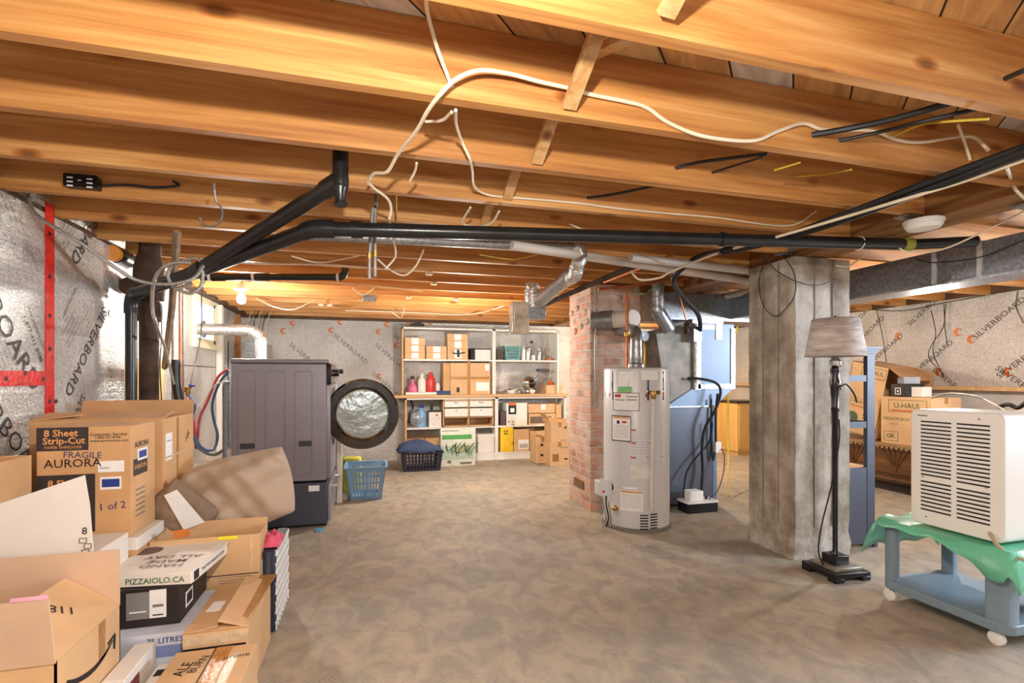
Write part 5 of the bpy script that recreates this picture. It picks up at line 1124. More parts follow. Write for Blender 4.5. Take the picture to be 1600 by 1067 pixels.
bottle('second grey metal aerosol can, nearer the orange lid', 993, 332, 258, .03, GALV, WHITE, z562, 2, name='spray_can', grp='cans on the top right shelf')
bottle('short dark bottle at the right of the top shelf', 1020, 332, 290, .028, GREYINK, BLACK, z562, 2)
q = at(*U(1058, 318), Y=SY+.1); tag(MB().lathe([(.04, z562+.001), (.045, z562+.03), (.03, z562+.04)], (q.x, SY+.1, 0), 16).build('orange_dish', ORANGE), 'orange plastic lid at the right end of the top shelf', 'lid')  # loose orange lid set down on the shelf
q = at(*U(950, 222), Y=YB-.05); tag(MB().sphere((q.x, YB-.02, q.z), .02, 10).build('wall_hook', BLACK), 'black hook on the foil wall above the cans', 'hook')
# right, second shelf: clutter
q = at(*U(935, 470), Y=SY+.12)
t = thing('vacuum_head', 'chrome and black canister vacuum on the second right shelf', 'vacuum', (q.x, q.y, zc_))
MB().sphere((q.x-.02, q.y, zc_+.16), .11, 20, (1, .8, 1)).build('body', CHROME, t); MB().sphere((q.x+.01, q.y-.06, zc_+.15), .07, 16, (.8, .8, 1)).build('motor_cap', BLACK, t)
MB().tube([(q.x+.03, q.y, zc_+.16), (q.x+.10, q.y-.02, zc_+.22), (q.x+.16, q.y-.02, zc_+.33), (q.x+.22, q.y-.02, zc_+.34)], .02, 10).build('hose_neck', GALV, t)
MB().box(q.x+.10, q.x+.30, q.y-.05, q.y+.01, zc_+.33, zc_+.37).build('handle', BLACK, t, bevel=.008)
MB().box(q.x+.12, q.x+.26, q.y-.04, q.y+.0, zc_+.23, zc_+.27).build('bracket', GREYINK, t, bevel=.008)
random.seed(3)
for k in range(9):
    u = 760+k*22; p0_ = at(*U(u, 540-random.uniform(0, 30)), Y=SY+random.uniform(.02, .2)); p0_.z = zc_+.008+.004*k; p1_ = p0_+Vector((random.uniform(.08, .2)*random.choice((-1, 1)), random.uniform(-.03, .04), random.uniform(.0, .04)))
    tag(MB().tube([p0_, (p0_+p1_)/2+Vector((0, 0, .03)), p1_], .007, 8).build('bent_tool', (GALV, WCARD, GPIPE, BLACK)[k % 4], loc=p0_), 'jumbled %s heaped on the second right shelf, %s from the left' % (('metal piece', 'white plastic piece', 'grey rod', 'black rod')[k % 4], ORD[k]), 'tool', 'jumbled pieces on the second right shelf')
for k, (u, v, w_) in enumerate(((815, 530, .11), (905, 500, .13), (950, 520, .10))):
    q = at(*U(u, v), Y=SY+.1); tag(MB().lathe([(w_*.4, 0), (w_*.6, .03), (w_*.55, .05), (w_*.3, .055)], (q.x, SY+.1+.02*k, zc_+.001), 18).build('tin_bowl', (WCARD, GALV, WCARD)[k]), ('white plastic tub at the left of the jumbled shelf', 'grey metal tin in the middle of the jumbled shelf', 'pale tub beside the chrome vacuum')[k], 'bowl')
sbox('parts_tray', 'shallow brown tray carton at the right end of the second shelf', 1040, 1143, 490, 545, zc_, open_=[], th=.004)
q = at(*U(1068, 462), Y=SY+.1); tag(MB().sphere((q.x, SY+.12, zc_+.15), .05, 12, (1.1, 1, .8)).lathe([(.02, zc_+.03), (.02, zc_+.11)], (q.x, SY+.12, 0), 8).build('orange_tool', mat('orange_plastic', (232, 110, 40), .4)), 'bright orange plastic tool lying in the shallow tray carton', 'tool')
# lower left compartment
sbox('small_carton', 'white box with a black lid and red mark beside the drawer cube', 290, 368, 660, 763, zl, m=WCARD, lid=(.012, BLACK), prints=[('rect', RED, 'f', (.09, .12, .16, .18)), ('rect', INK, 'f', (.05, .06, .04, .05)), ('rect', INK, 'f', (.13, .14, .12, .13))])
bottle('small dark dropper bottle on the white box', 305, 655, 615, .02, BLACK, BLACK, zl+.24, 2)
bottle('blue detergent bottle inside a cloudy bag, lower left shelf', 240, 760, 620, .07, mat('pale_blue_plastic', (130, 180, 220), .35), BLUEP, zl)
m = MB(); q = at(*U(215, 700), Y=SY+.06)
for k in range(1): m.sphere((q.x, SY+.10, zl+.115), .15, 18, (.75, .55, .76))
bag = m.build('cloudy_bag', mat('cloudy_film', (190, 200, 214), .25, .2, .2, 12, .8, 14, alpha=.45)); tag(bag, 'cloudy plastic bag around the blue bottle on the lower left shelf', 'bag')
tag(MB().tube([at(*U(172, 595), Y=SY+.02), at(*U(185, 640), Y=SY+.02), at(*U(165, 680), Y=SY+.02), at(*U(160, 745), Y=SY+.02)], .016, 8).build('black_strap', BLACK), 'black strap hanging at the left of the lower shelf', 'strap')
# drawer cube
Yc = SY-.005; x0, x1 = SX(U(378, 0)[0], Yc), SX(U(702, 0)[0], Yc); hh = zc_-.069-zl-.003
t = thing('drawer_cube', 'wooden cube with four white drawers and two open bays on the lower left shelf', 'drawer unit', ((x0+x1)/2, Yc, zl))
w_ = x1-x0; m = MB(); z0 = zl+.001
m.box(x0, x1, Yc, Yc+.3, z0, z0+.016); m.box(x0, x1, Yc, Yc+.3, z0+hh-.016, z0+hh); m.box(x0, x0+.016, Yc, Yc+.3, z0, z0+hh); m.box(x1-.016, x1, Yc, Yc+.3, z0, z0+hh); m.box(x0+w_/2-.008, x0+w_/2+.008, Yc, Yc+.3, z0, z0+hh); m.box(x0, x1, Yc+.29, Yc+.3, z0, z0+hh)
m.box(x0, x1, Yc+.0, Yc+.29, z0+hh*.33, z0+hh*.33+.012); m.build('frame', PLANK, t)
for i in range(2):
    for j in range(2):
        a = x0+.022+i*(w_/2-.006); b = a+w_/2-.036; zz = z0+hh*(.38 if j == 0 else .72); dz = hh*(.29 if j == 0 else .22)
        dr = MB().box(a, b, Yc-.012*(1-j)-.004, Yc+.24, zz, zz+dz).build('drawer', WHITE, t, bevel=.003)
        for kx in ((.5,) if j == 0 else (.45, .55)): MB().lathe([(.009, 0), (.009, .002)], (a+(b-a)*kx, Yc-.012*(1-j)-.006, zz+dz*.75), 10, 'y').build('finger_hole', BLACK, dr)
# lower right compartment
sbox('dark_books', 'dark boxed books standing at the left of the lower right shelf', 748, 782, 650, 742, zl, m=mat('plum', (84, 64, 72), .6), tape=False, cat='books')
sbox('appliance_box', 'white appliance box with a red and black picture on the lower right shelf', 785, 918, 600, 742, zl, m=WCARD, tape=False, prints=[('rect', INK, 'f', (.03, .15, .16, .33)), ('rect', ORANGE, 'f', (.03, .15, .29, .335), 0, 0, .0004), ('rect', PAPER, 'f', (.06, .12, .19, .25), 0, 0, .0005), ('rect', INK, 'f', (.03, .045, .04, .06))])
sbox('tray_carton', 'brown patterned carton under the other, lower right shelf', 930, 1098, 668, 738, zl, tape=False, prints=[('rect', mat('brown_pattern', (110, 92, 84), .6), 'f', (.02, .35, .02, .12))])
sbox('tray_carton', 'brown carton on top of the patterned one, lower right shelf', 925, 1096, 608, 666, zl+.171, tape=False, prints=[('rect', PAPER, 'f', (.2, .27, .05, .13))])
sbox('tall_carton', 'narrow upright carton at the right end of the lower right shelf', 1102, 1138, 612, 738, zl, tape=False)
# bottom shelf
zbb = z_base+.002
sbox('small_carton', 'open brown carton at the bottom left of the shelving', 152, 268, 826, 915, zbb, open_=[('front', .05, 60), ('back', .05, 30)], m=KRAFT)
sbox('small_carton', 'second open brown carton on the bottom shelf, behind the blue bin', 274, 368, 826, 915, zbb, open_=[('back', .05, 20)], m=KRAFT)
sbox('lidded_box', 'white lidded box on the bottom shelf', 602, 708, 835, 950, zbb, m=WCARD, tape=False, lid=(.03, WHITE))
sbox('yellow_carton', 'bright yellow carton with black marks on the bottom right shelf', 748, 828, 762, 935, zbb, Y=SY+.005, m=mat('yellow_card', (236, 196, 40), .55), tape=False, prints=[('L E E', INK, 'f', (.185, .40, .05), 90, .02), ('32', INK, 'f', (.08, .28, .08), 90, .02), ('10', INK, 'f', (.19, .12, .05), 90, .01)])
sbox('small_carton', 'brown carton with a barcode label beside the yellow carton', 832, 930, 795, 935, zbb, Y=SY+.005, tape=False, prints=[('rect', PAPER, 'f', (.07, .23, .03, .17))]+[('rect', INK, 'f', (.09+.012*k, .095+.012*k, .045, .11), 0, 0, .0004) for k in range(11)])
sbox('small_carton', 'brown carton with raised flap behind the carton stacks', 935, 1038, 800, 925, zbb, open_=[('back', .12, 0), ('right', .1, 20)])
# cartons on the floor in front, right end
pbox('moving_carton', 'small brown carton on the floor left of the two high stack', 838, 858, 683, 724, 6.55, .3, tape=True, prints=[('rect', INK, 'f', (.06, .10, .24, .27)), ('rect', INK, 'f', (.06, .10, .10, .13))])
a = at(859, 728, Z=0)
carton('moving_carton', 'lower brown carton of the two high stack by the chimney', a.x, 6.36, 0, .27, .30, .315, prints=[('rect', mat('brown_print', (150, 104, 60), .6), 'f', (.03, .12, .06, .16)), ('rect', INK, 'f', (.2, .25, .08, .10)), ('rect', GREYINK, 'f', (.15, .25, .24, .25))])
carton('moving_carton', 'upper brown carton of the two high stack by the chimney', a.x+.02, 6.38, .317, .25, .28, .26, prints=[('rect', INK, 'f', (.19, .22, .18, .21)), ('rect', GREYINK, 'f', (.13, .22, .02, .03))])
carton('small_carton', 'brown carton lying on the stack top beside the chimney', a.x+.0, 6.40, .579, .25, .28, .05, tape=False, m=KRAFT2, open_=[('left', .1, 40)])
# green and white carton leaning in front with cables
pb = at(690, 731, Z=0)
carton('flat_carton', 'white carton with a green band standing in front of the bookcase', pb.x, 6.72, 0, SX(743, 6.72)-pb.x, .10, at(700, 669, Y=6.72).z, m=mat('pale_print_card', (222, 226, 212), .6), tape=False,
       prints=[('rect', mat('band_green', (86, 164, 86), .5), 'f', (.02, .42, .36, .42)), ('rect', GREYINK, 'f', (.02, .25, .47, .48)), ('rect', GREYINK, 'f', (.26, .42, .02, .05)), ('rect', mat('pale_teal', (186, 206, 190), .6), 'f', (.0, .44, .09, .27)), ('rect', GREYINK, 'f', (.09, .14, .04, .08))])
random.seed(11)
for k in range(6):
    p0_ = at(*U(400+k*28, 895), Y=6.69); pts = [p0_+Vector((random.uniform(-.03, .03), -.005*k, .03)), p0_+Vector((random.uniform(-.02, .05), -.01, -.05-.02*(k % 3))), p0_+Vector((.08, -.005, -.01)), p0_+Vector((.14, 0, .05))]
    tag(MB().tube(pts, .006, 8).build('coiled_lead', (BLACK, CABG, BLACK, CABY, BLACK, CABG)[k], loc=p0_), '%s lead of the tangle hanging on the green banded carton, %s from the left' % (('black', 'green', 'black', 'yellowish', 'black', 'green')[k], ORD[k]), 'cable', 'tangled leads on the carton')
# navy bin with blue cloth
x0, x1 = SX(624, 6.6), SX(689, 6.6)
basket('storage_bin', 'navy plastic crate on the floor in front of the left bookcase', x0+.02, x1, 6.42, 6.8, .001, .24, .03, NAVY, 9, 3)
m = MB(); n1, n2 = 18, 14; V = []
for i in range(n1+1):
    row = []
    for j in range(n2+1):
        u, v = i/n1, j/n2; zz = .245+.15*max(0, math.sin(PI*u))**.5*max(0, math.sin(PI*v))**.5*(1.15-.75*u)+.012*math.sin(9*u+5*v)
        row.append(m.v((x0-.02+(x1-x0+.02)*u, 6.40+.40*v, zz)))
    V.append(row)
for i in range(n1):
    for j in range(n2): m.face([V[i][j], V[i+1][j], V[i+1][j+1], V[i][j+1]])
o = m.build('folded_blanket', BLUEF, loc=((x0+x1)/2, 6.6, .245)); sd = o.modifiers.new('s', 'SOLIDIFY'); sd.thickness = .02; sd.offset = -1
tag(o, 'dark blue blanket heaped in the navy crate', 'blanket')
# black bracket on the wall top
q = at(652, 508, Y=YB-.03); tag(MB().box(q.x-.10, q.x+.10, YB-.06, YB-.002, q.z-.01, q.z+.02).box(q.x-.04, q.x+.06, YB-.03, YB-.002, q.z+.0, q.z+.10).build('wall_bracket', BLACK), 'black bracket on the back wall above the left bookcase', 'bracket')
# blue laundry basket, yellow bag, white board by the washer
basket('laundry_basket', 'light blue plastic laundry basket on the floor beside the washer', -.24, .14, 5.05, 5.42, .001, .325, .045, BASKB, 9, 2, rim=.016)
m = MB(); q = at(546, 735, Z=0)
m.rbox(-.30, -.10, 5.50, 5.60, .001, .36, .04); o = m.build('yellow_sack', mat('sack_yellow', (206, 210, 90), .5, 0, .15, 8, .5, 14), bevel=.02); tag(o, 'yellow green sack with black printing behind the laundry basket', 'bag')
pm = MB(); pm.text('SUPER', frontM(-.20, 5.495, .30), .055, 0, .02); pm.text('DRI TEC', frontM(-.20, 5.495, .245), .048, 0, .02); pm.build('print', INK, o, recalc=False)
tag(MB().box(-.315, -.265, 5.02, 5.05, 0, .62).build('white_board', WHITE, bevel=.003), 'narrow white board leaning against the washer front', 'board')
tag(MB().rbox(-.42, -.36, 4.13, 4.20, .0, .012, .02).build('blue_disc', mat('cyan_plastic', (90, 170, 200), .4)), 'small pale blue plastic cap on the floor in front of the washer', 'cap')

# ================================================================ RIGHT SIDE
# floor lamp
lx, ly = at(1305, 880, Y=2.40).x, 2.40
c0, c1, c2 = at(1263, 876, Z=0), at(1316, 899, Z=0), at(1357, 887, Z=0)
cen = (c0+c2)/2; e1 = (c0-c1).normalized(); ang = math.degrees(math.atan2(e1.y, e1.x)); S_ = .25
cen = Vector((lx, ly, 0))
t = thing('floor_lamp', 'black wooden floor lamp with a crinkled grey shade and stepped square base', 'lamp', cen)
fr = Matrix.Translation(cen) @ Matrix.Rotation(math.radians(ang-90), 4, 'Z')
b_ = MB(fr); b_.box(-S_/2, S_/2, -S_/2, S_/2, .025, .052)
for sx in (-1, 1):
    for sy in (-1, 1): b_.box(sx*S_/2-(.06 if sx > 0 else 0), sx*S_/2+(0 if sx > 0 else .06), sy*S_/2-(.06 if sy > 0 else 0), sy*S_/2+(0 if sy > 0 else .06), 0, .0255)
LB = mat('lamp_black', (24, 16, 18), .3, 0, .15, 8)
b_.build('base', LB, t, bevel=.003)
b_ = MB(fr); b_.box(-S_*.38, S_*.38, -S_*.38, S_*.38, .052, .072); b_.build('base_step', mat('brushed_trim', (150, 140, 124), .35, .4), t, bevel=.004)
b_ = MB(fr); b_.box(-.05, .05, -.05, .05, .072, .125); b_.build('base_block', LB, t, bevel=.003)
MB().lathe([(.024, .125), (.018, .14), (.014, .15), (.015, .6), (.017, .98), (.024, 1.0), (.018, 1.015), (.026, 1.12), (.032, 1.17), (.022, 1.20), (.028, 1.23), (.028, 1.245), (.016, 1.25)], cen, 20).build('pole', LB, t)
MB().lathe([(.018, 1.25), (.034, 1.265), (.036, 1.29), (.022, 1.30), (.016, 1.33)], cen, 20).build('glass_collar', CHROME, t)
m = MB(); n = 40
for (r0, z0_, r1, z1_) in ((.163, 1.318, .124, 1.545),):
    R0 = [m.v((cen.x+r0*math.cos(2*PI*k/n), cen.y+r0*math.sin(2*PI*k/n), z0_)) for k in range(n)]; R1 = [m.v((cen.x+r1*math.cos(2*PI*k/n), cen.y+r1*math.sin(2*PI*k/n), z1_)) for k in range(n)]
    for k in range(n): m.face([R0[k], R0[(k+1) % n], R1[(k+1) % n], R1[k]])
sh = m.build('lamp_shade', mat('shade_fabric', (196, 184, 176), .8, 0, .2, 8, .8, 12, stretch=(1, 1, 4)), t); sd = sh.modifiers.new('s', 'SOLIDIFY'); sd.thickness = .003
m = MB(); m.tube([(cen.x-.12, cen.y, 1.53), (cen.x+.12, cen.y, 1.53)], .002, 6, 0); m.lathe([(.012, 1.525), (.012, 1.55), (.004, 1.565)], cen, 12); m.build('finial', BLACK, t)
MB().lathe([(.012, 1.32), (.028, 1.36), (.03, 1.40), (.012, 1.43)], cen, 14).build('bulb', WHITE, t)
MB().tube([(cen.x+.02, cen.y-.02, 1.12), (cen.x-.03, cen.y-.03, 1.16), (cen.x-.02, cen.y-.04, 1.13), (cen.x+.05, cen.y-.03, 1.15), (cen.x+.10, cen.y-.04, 1.09), (cen.x+.12, cen.y-.04, 1.04)], .005, 8).build('wrapped_cord', BLACK, t)
MB().tube([P(1311, 655, 'Y', 2.36), P(1311, 690, 'Y', 2.36), P(1300, 755, 'Y', 2.34), P(1284, 820, 'Y', 2.32), P(1279, 862, 'Y', 2.30), P(1289, 888, 'Z', .03)], .004, 8).build('power_cord', BLACK, t)
# open tower unit
t = thing('open_shelf_tower', 'narrow grey blue open shelf tower with a crown moulding behind the lamp', 'shelf', (3.28, 2.86, 0))
X0_, X1_, Y0_, Y1_ = 3.14, 3.42, 2.72, 3.0
for k, (xa_, xb_, ya_, yb_) in enumerate(((X0_, X0_+.05, Y0_, Y0_+.03), (X1_-.07, X1_, Y0_, Y0_+.03), (X0_, X0_+.05, Y1_-.03, Y1_), (X1_-.03, X1_, Y1_-.05, Y1_))):
    MB().box(xa_, xb_, ya_, yb_, 0, 1.36).build('post', GBLUE, t, bevel=.002)
for z in (1.185, .86):
    m = MB(); m.box(X0_+.05, X1_-.07, Y0_+.004, Y0_+.026, z-.022, z+.022); m.box(X1_-.03, X1_-.008, Y0_+.03, Y1_-.05, z-.022, z+.022); m.build('rail', GBLUE, t)
m = MB(); m.box(X0_+.05, X1_-.07, Y0_+.003, Y0_+.02, .03, .56); m.build('front_panel', GBLUE, t)
m = MB(); m.box(X0_+.002, X1_-.002, Y0_+.02, Y1_-.01, .54, .56); m.build('low_shelf', PLANK, t)
MB().box(X1_-.02, X1_-.002, Y0_+.03, Y1_-.05, .03, .54).build('side_panel', GBLUE, t)
m = MB()
for z, e in ((1.36, .008), (1.375, .018), (1.39, .03)): m.box(X0_-.0, X1_+e, Y0_-e, Y1_+.0, z, z+.016)
m.build('crown', GBLUE, t)
m = MB(); m.box(X1_-.02, X1_+.012, Y0_-.01, Y0_+.03, 0, .035); m.build('foot', GBLUE, t)

# rolling cart
t = thing('rolling_cart', 'blue grey plastic rolling cart carrying the white wall heater', 'cart', (2.87, 1.78, 0))
m = MB(); m.rbox(2.64, 3.12, 1.50, 2.07, .07, .115, .05, 5); m.build('lower_deck', CARTB, t, bevel=.006)
m = MB(); m.rbox(2.64, 3.12, 1.50, 2.07, .405, .435, .05, 5); m.build('upper_deck', CARTB, t, bevel=.006)
for x_, y_, rx, ry in ((2.672, 2.03, .024, .03), (3.075, 2.02, .03, .03), (2.695, 1.56, .045, .045), (3.07, 1.56, .04, .045)):
    MB().rbox(x_-rx, x_+rx, y_-ry, y_+ry, .112, .41, .018, 4).build('leg', CARTB, t)
for x_, y_ in ((2.67, 2.04), (2.68, 1.57), (3.07, 2.02), (3.06, 1.56)):
    c_ = MB(); c_.lathe([(.026, -.011), (.032, -.008), (.032, .008), (.026, .011)], (x_, y_, .033), 20, 'x'); c_.box(x_-.015, x_+.015, y_-.01, y_+.01, .045, .075); c_.build('caster', CREAM, t)
# green sheet
m = MB(); nx_, ny_ = 26, 34; V = []
for i in range(nx_+1):
    row = []
    for j in range(ny_+1):
        x_ = 2.565+.64*i/nx_; y_ = 1.40+.80*j/ny_
        dx_ = max(0, 2.628-x_, x_-3.13); dy_ = max(0, 1.488-y_, y_-2.082)
        d_ = math.hypot(dx_, dy_)
        front = .25+.75*max(0, min(1, (1.72-y_)/.15)) if x_ < 2.7 else 1
        z_ = .441+.003*math.sin(21*x_+9*y_)*math.cos(17*y_)-(d_*1.9*front if x_ < 2.7 and dy_ == 0 else d_*1.5)
        px_ = x_ if dx_ == 0 else (x_+.45*dx_*(1 if x_ < 2.7 else -1)); py_ = y_ if dy_ == 0 else (y_-.5*dy_*(1 if y_ > 2 else -1))
        z_ += (.008*math.sin(38*y_+3)*(1 if dx_ else 0)+.008*math.sin(33*x_)*(1 if dy_ else 0))
        row.append(m.v((px_-(.008 if dx_ and x_ < 2.7 else 0)*math.sin(30*y_), py_, z_)))
    V.append(row)
for i in range(nx_):
    for j in range(ny_): m.face([V[i][j], V[i+1][j], V[i+1][j+1], V[i][j+1]])
o = m.build('plastic_sheet', GREENC, loc=(2.87, 1.78, .44)); sd = o.modifiers.new('s', 'SOLIDIFY'); sd.thickness = .0015
tag(o, 'green plastic sheet draped over the rolling cart under the white heater', 'sheet')
# white heater with grille facing the column side
hx0, hy0, hy1, hz0 = 2.685, 1.545, 1.945, .452
ht = at(1500, 643, X=2.685).z
t = thing('wall_heater', 'cream white heater with slotted grille sitting on the green draped cart', 'heater', (2.85, 1.75, hz0))
m = MB(); m.rbox(hx0, hx0+.30, hy0, hy1, hz0, ht, .03, 4, 'x'); m.build('casing', CREAM, t, bevel=.006)
m = MB(); m.box(hx0+.30, hx0+.34, hy0+.01, hy1-.01, hz0, ht-.03); m.build('rear_casing', mat('pale_blue_plastic2', (176, 206, 226), .45), t, bevel=.004)
def hy_(px): return at(px, 700, X=hx0).y
def hz_(py, px): return at(px, py, X=hx0).z
for (pa, pb, y0a, y1a, n_) in ((1439, 1486, 658, 740, 15), (1439, 1486, 751, 794, 8), (1495, 1547, 662, 752, 15), (1495, 1547, 763, 808, 8)):
    za, zb2 = hz_(y0a, pa), hz_(y1a, pa); ya, yb2 = hy_(pa), hy_(pb)
    m = MB()
    for k in range(n_):
        z = za+(zb2-za)*k/(n_-1); m.box(hx0-.0012, hx0+.004, yb2, ya, z-.0037, z+.0037)
    m.build('louvre_slots', BLACK, t)
m = MB(); m.box(hx0-.001, hx0, hy_(1449), hy_(1434), hz_(649, 1440)-.003, hz_(649, 1440)+.003); m.build('badge', GREYINK, t)
for px, py in ((1530, 655), (1442, 744), (1541, 762), (1551, 838), (1447, 807)):
    MB().lathe([(.004, -.002), (.004, 0)], (hx0, hy_(px), hz_(py, px)), 10, 'x').build('screw', GREYINK, t)
MB().tube([P(1546, 832, 'X', 2.68), P(1553, 845, 'X', 2.665), P(1565, 858, 'X', 2.65), P(1585, 870, 'X', 2.66), P(1620, 880, 'X', 2.66)], .007, 8).build('power_cord', mat('beige_cord', (180, 160, 130), .6), t)
# carved bench
t = thing('carved_settee', 'long carved dark wooden bench with beaded rim carrying moving boxes', 'bench', (5.45, 3.9, 0))
MB().box(5.20, 5.72, 2.75, 5.05, .14, .47).build('body', DWOOD, t, bevel=.008)
m = MB(); m.box(5.16, 5.76, 2.72, 5.08, .47, .50); m.build('top', mat('lace_top', (150, 120, 84), .7, 0, .3, 60), t, bevel=.006)
m = MB(); m.box(5.18, 5.20, 2.75, 5.05, .20, .215); m.box(5.17, 5.20, 2.75, 5.05, .13, .15); m.build('moulding', DWOOD, t, bevel=.003)
m = MB()
for k in range(46): m.sphere((5.165, 2.78+.05*k, .462), .013, 8)
m.build('beading', mat('bead_tan', (176, 140, 100), .5), t)
for k in range(5):
    yc = 3.0+.46*k
    for j in range(-2, 3): MB().tube([(5.197, yc, .22), (5.195, yc+.03*j, .33), (5.197, yc+.07*j, .45)], .005, 6, 5).build('carved_reed', DWOOD, t)
m = MB()
for k in range(20): m.sphere((5.20, 2.82+.115*k, .135), .045, 10, (.25, 1, .5))
m.build('scalloped_apron', DWOOD, t)
for x_ in (5.25, 5.66):
    for y_ in (2.82, 4.98): MB().lathe([(.02, 0), (.03, .03), (.02, .07), (.035, .14)], (x_, y_, 0), 14).build('leg', DWOOD, t)
# moving boxes: fronts face the column
GRN = mat('dark_green_print', (70, 96, 62), .6)
def rcarton(name, label, x, y, z, w, d, h, **k): return carton(name, label, x, y, z, w, d, h, rot=-90, **k)
UH = lambda u, v, s: [('U-HAUL', GRN, 'f', (u, v, s), 0, .01), ('rect', mat('orange_bar', (206, 98, 50), .5), 'f', (u-s*2.1, u+s*2.1, v-s*.75, v-s*.55))]
def frame4(u0, u1, v0, v1, th=.004, m=GRN): return [('rect', m, 'f', (u0, u1, v0, v0+th)), ('rect', m, 'f', (u0, u1, v1-th, v1)), ('rect', m, 'f', (u0, u0+th, v0, v1)), ('rect', m, 'f', (u1-th, u1, v0, v1))]
rcarton('moving_box', 'medium moving box with green lettering, standing right of the leaning one', 5.24, 4.10, .501, .50, .40, .49, tape=True,
        prints=UH(.27, .40, .075)+frame4(.08, .46, .335, .46)+[('MEDIUM BOX', GRN, 'f', (.16, .26, .045)), ('OK', GRN, 'f', (.10, .08, .06), 0, .02)]+frame4(.03, .18, .03, .13)+[('1.5 cu ft', GRN, 'f', (.13, .21, .025)), ('rect', GRN, 'f', (.32, .44, .10, .15))])
frb = FR(5.30, 4.64, .60, -90) @ Matrix.Rotation(math.radians(12), 4, 'Y')
t = thing('moving_box', 'tall moving box leaning over with its open side showing black packages', 'box', (5.5, 4.4, .51))
MB(frb).box(0, .005, 0, .40, 0, .80).box(0, .42, 0, .005, 0, .80).box(0, .42, .395, .40, 0, .80).box(0, .42, 0, .40, 0, .005).box(0, .42, 0, .40, .795, .80).box(.414, .42, 0, .4, 0, .42).build('body', KRAFT, t)
m = MB(frb); m.text('U-HAUL', frontM(.27, -.001, .71), .065, 0, .01); m.text('U-HAUL', frontM(.17, -.001, .36), .05, 0, .01)
for f4 in frame4(.13, .41, .66, .765)+frame4(.06, .28, .315, .40): m.box(f4[3][0], f4[3][1], -.0012, -.0002, f4[3][2], f4[3][3])
m.lathe([(.07, -.0012), (.07, -.0002)], (.12, 0, .17), 24, 'y'); m.box(.24, .36, -.0012, -.0002, .22, .235); m.box(.24, .34, -.0012, -.0002, .19, .20); m.box(.24, .38, -.0012, -.0002, .10, .11)
m.build('print', GRN, t, recalc=False)
m = MB(frb); m.box(.14, .40, -.0014, -.0002, .645, .655); m.box(.07, .27, -.0014, -.0002, .30, .31); m.build('orange_bar', ORANGE, t)
MB(frb).slab([(.42, 0, .80), (.42, .40, .80), (.60, .38, .70), (.60, .02, .70)], .005).build('flap', KIN, t)
MB(frb).slab([(.42, .40, .42), (.42, .40, .80), (.56, .46, .76), (.56, .46, .46)], .005).build('flap', KIN, t)
frc = FR(5.27, 4.03, 1.0, -90)
carton('black_package', 'black boxed item with a white square mark sticking out of the leaning moving box', 5.30, 4.04, .995, .17, .22, .13, rot=-100, m=BLACK, tape=False, prints=frame4(.05, .12, .02, .09, .008, PAPER)+[('rect', PAPER, 'f', (.075, .095, .045, .065))])
carton('grey_package', 'small grey wedge shaped package above the black one', 5.36, 4.02, 1.127, .12, .15, .07, rot=-115, m=mat('pale_grey_card', (150, 154, 160), .5), tape=False)
carton('white_package', 'small white package beside the black boxed item', 5.34, 3.86, .995, .10, .15, .10, rot=-85, m=WCARD, tape=False)
# low cabinet behind the heater with cloths and cables
t = thing('storage_cabinet', 'brown topped cabinet partly hidden behind the white heater', 'cabinet', (5.2, 2.5, 0))
MB().box(4.72, 5.55, 1.6, 2.70, .02, .90).build('carcass', mat('dull_brown', (120, 92, 62), .6), t, bevel=.004)
MB().box(4.68, 5.58, 1.56, 2.72, .90, .93).build('top', PLANK, t, bevel=.004)
MB().box(4.71, 4.725, 1.7, 2.15, .1, .86).build('door', DWOOD, t)
def heap(name, label, cat, x0, x1, y0, y1, z0, h, m_, seed, n_=18, grp=None):
    rr = random.Random(seed); a_ = [rr.uniform(4, 14) for _ in range(4)]; mb = MB(); V = []
    for i in range(n_+1):
        row = []
        for j in range(n_+1):
            u, v = i/n_, j/n_; e_ = (math.sin(PI*u)*math.sin(PI*v))**.45
            row.append(mb.v((x0+(x1-x0)*u, y0+(y1-y0)*v, z0+.004+h*e_*(.72+.18*math.sin(a_[0]*u+a_[1]*v)+.12*math.sin(a_[2]*v-a_[3]*u)))))
        V.append(row)
    for i in range(n_):
        for j in range(n_): mb.face([V[i][j], V[i+1][j], V[i+1][j+1], V[i][j+1]])
    b0 = mb.v(((x0+x1)/2, (y0+y1)/2, z0+.001)); ed = [V[i][0] for i in range(n_+1)]+[V[n_][j] for j in range(1, n_+1)]+[V[i][n_] for i in range(n_-1, -1, -1)]+[V[0][j] for j in range(n_-1, 0, -1)]
    for k in range(len(ed)): mb.face([ed[k], b0, ed[(k+1) % len(ed)]])
    return tag(mb.build(name, m_, loc=((x0+x1)/2, (y0+y1)/2, z0)), label, cat, grp)
heap('grey_cloth', 'heap of grey fabric and papers behind the white heater', 'cloth', 4.75, 5.3, 2.1, 2.68, .93, .17, mat('taupe_cloth', (150, 138, 130), .9, 0, .12, 6, .5, 12), 4)
heap('pale_cushion', 'pale flat cushion behind the heater at the right edge', 'cushion', 4.85, 5.5, 1.6, 2.08, .93, .15, mat('pale_cushion_cloth', (206, 192, 180), .9, 0, .06, 4), 8)
tag(MB().rbox(4.70, 4.85, 2.30, 2.45, 1.045, 1.06, .01).build('white_case', WHITE, bevel=.003), 'small white case lying on the grey fabric heap', 'case')
cable('extension_cable', [(1455, 622, 'X', 4.66), (1480, 615, 'X', 4.66), (1520, 618, 'X', 4.66), (1550, 630, 'X', 4.66), (1600, 660, 'X', 4.4)], .008, GPIPE, 'grey cord trailing over the things behind the heater', None, cat='cord')
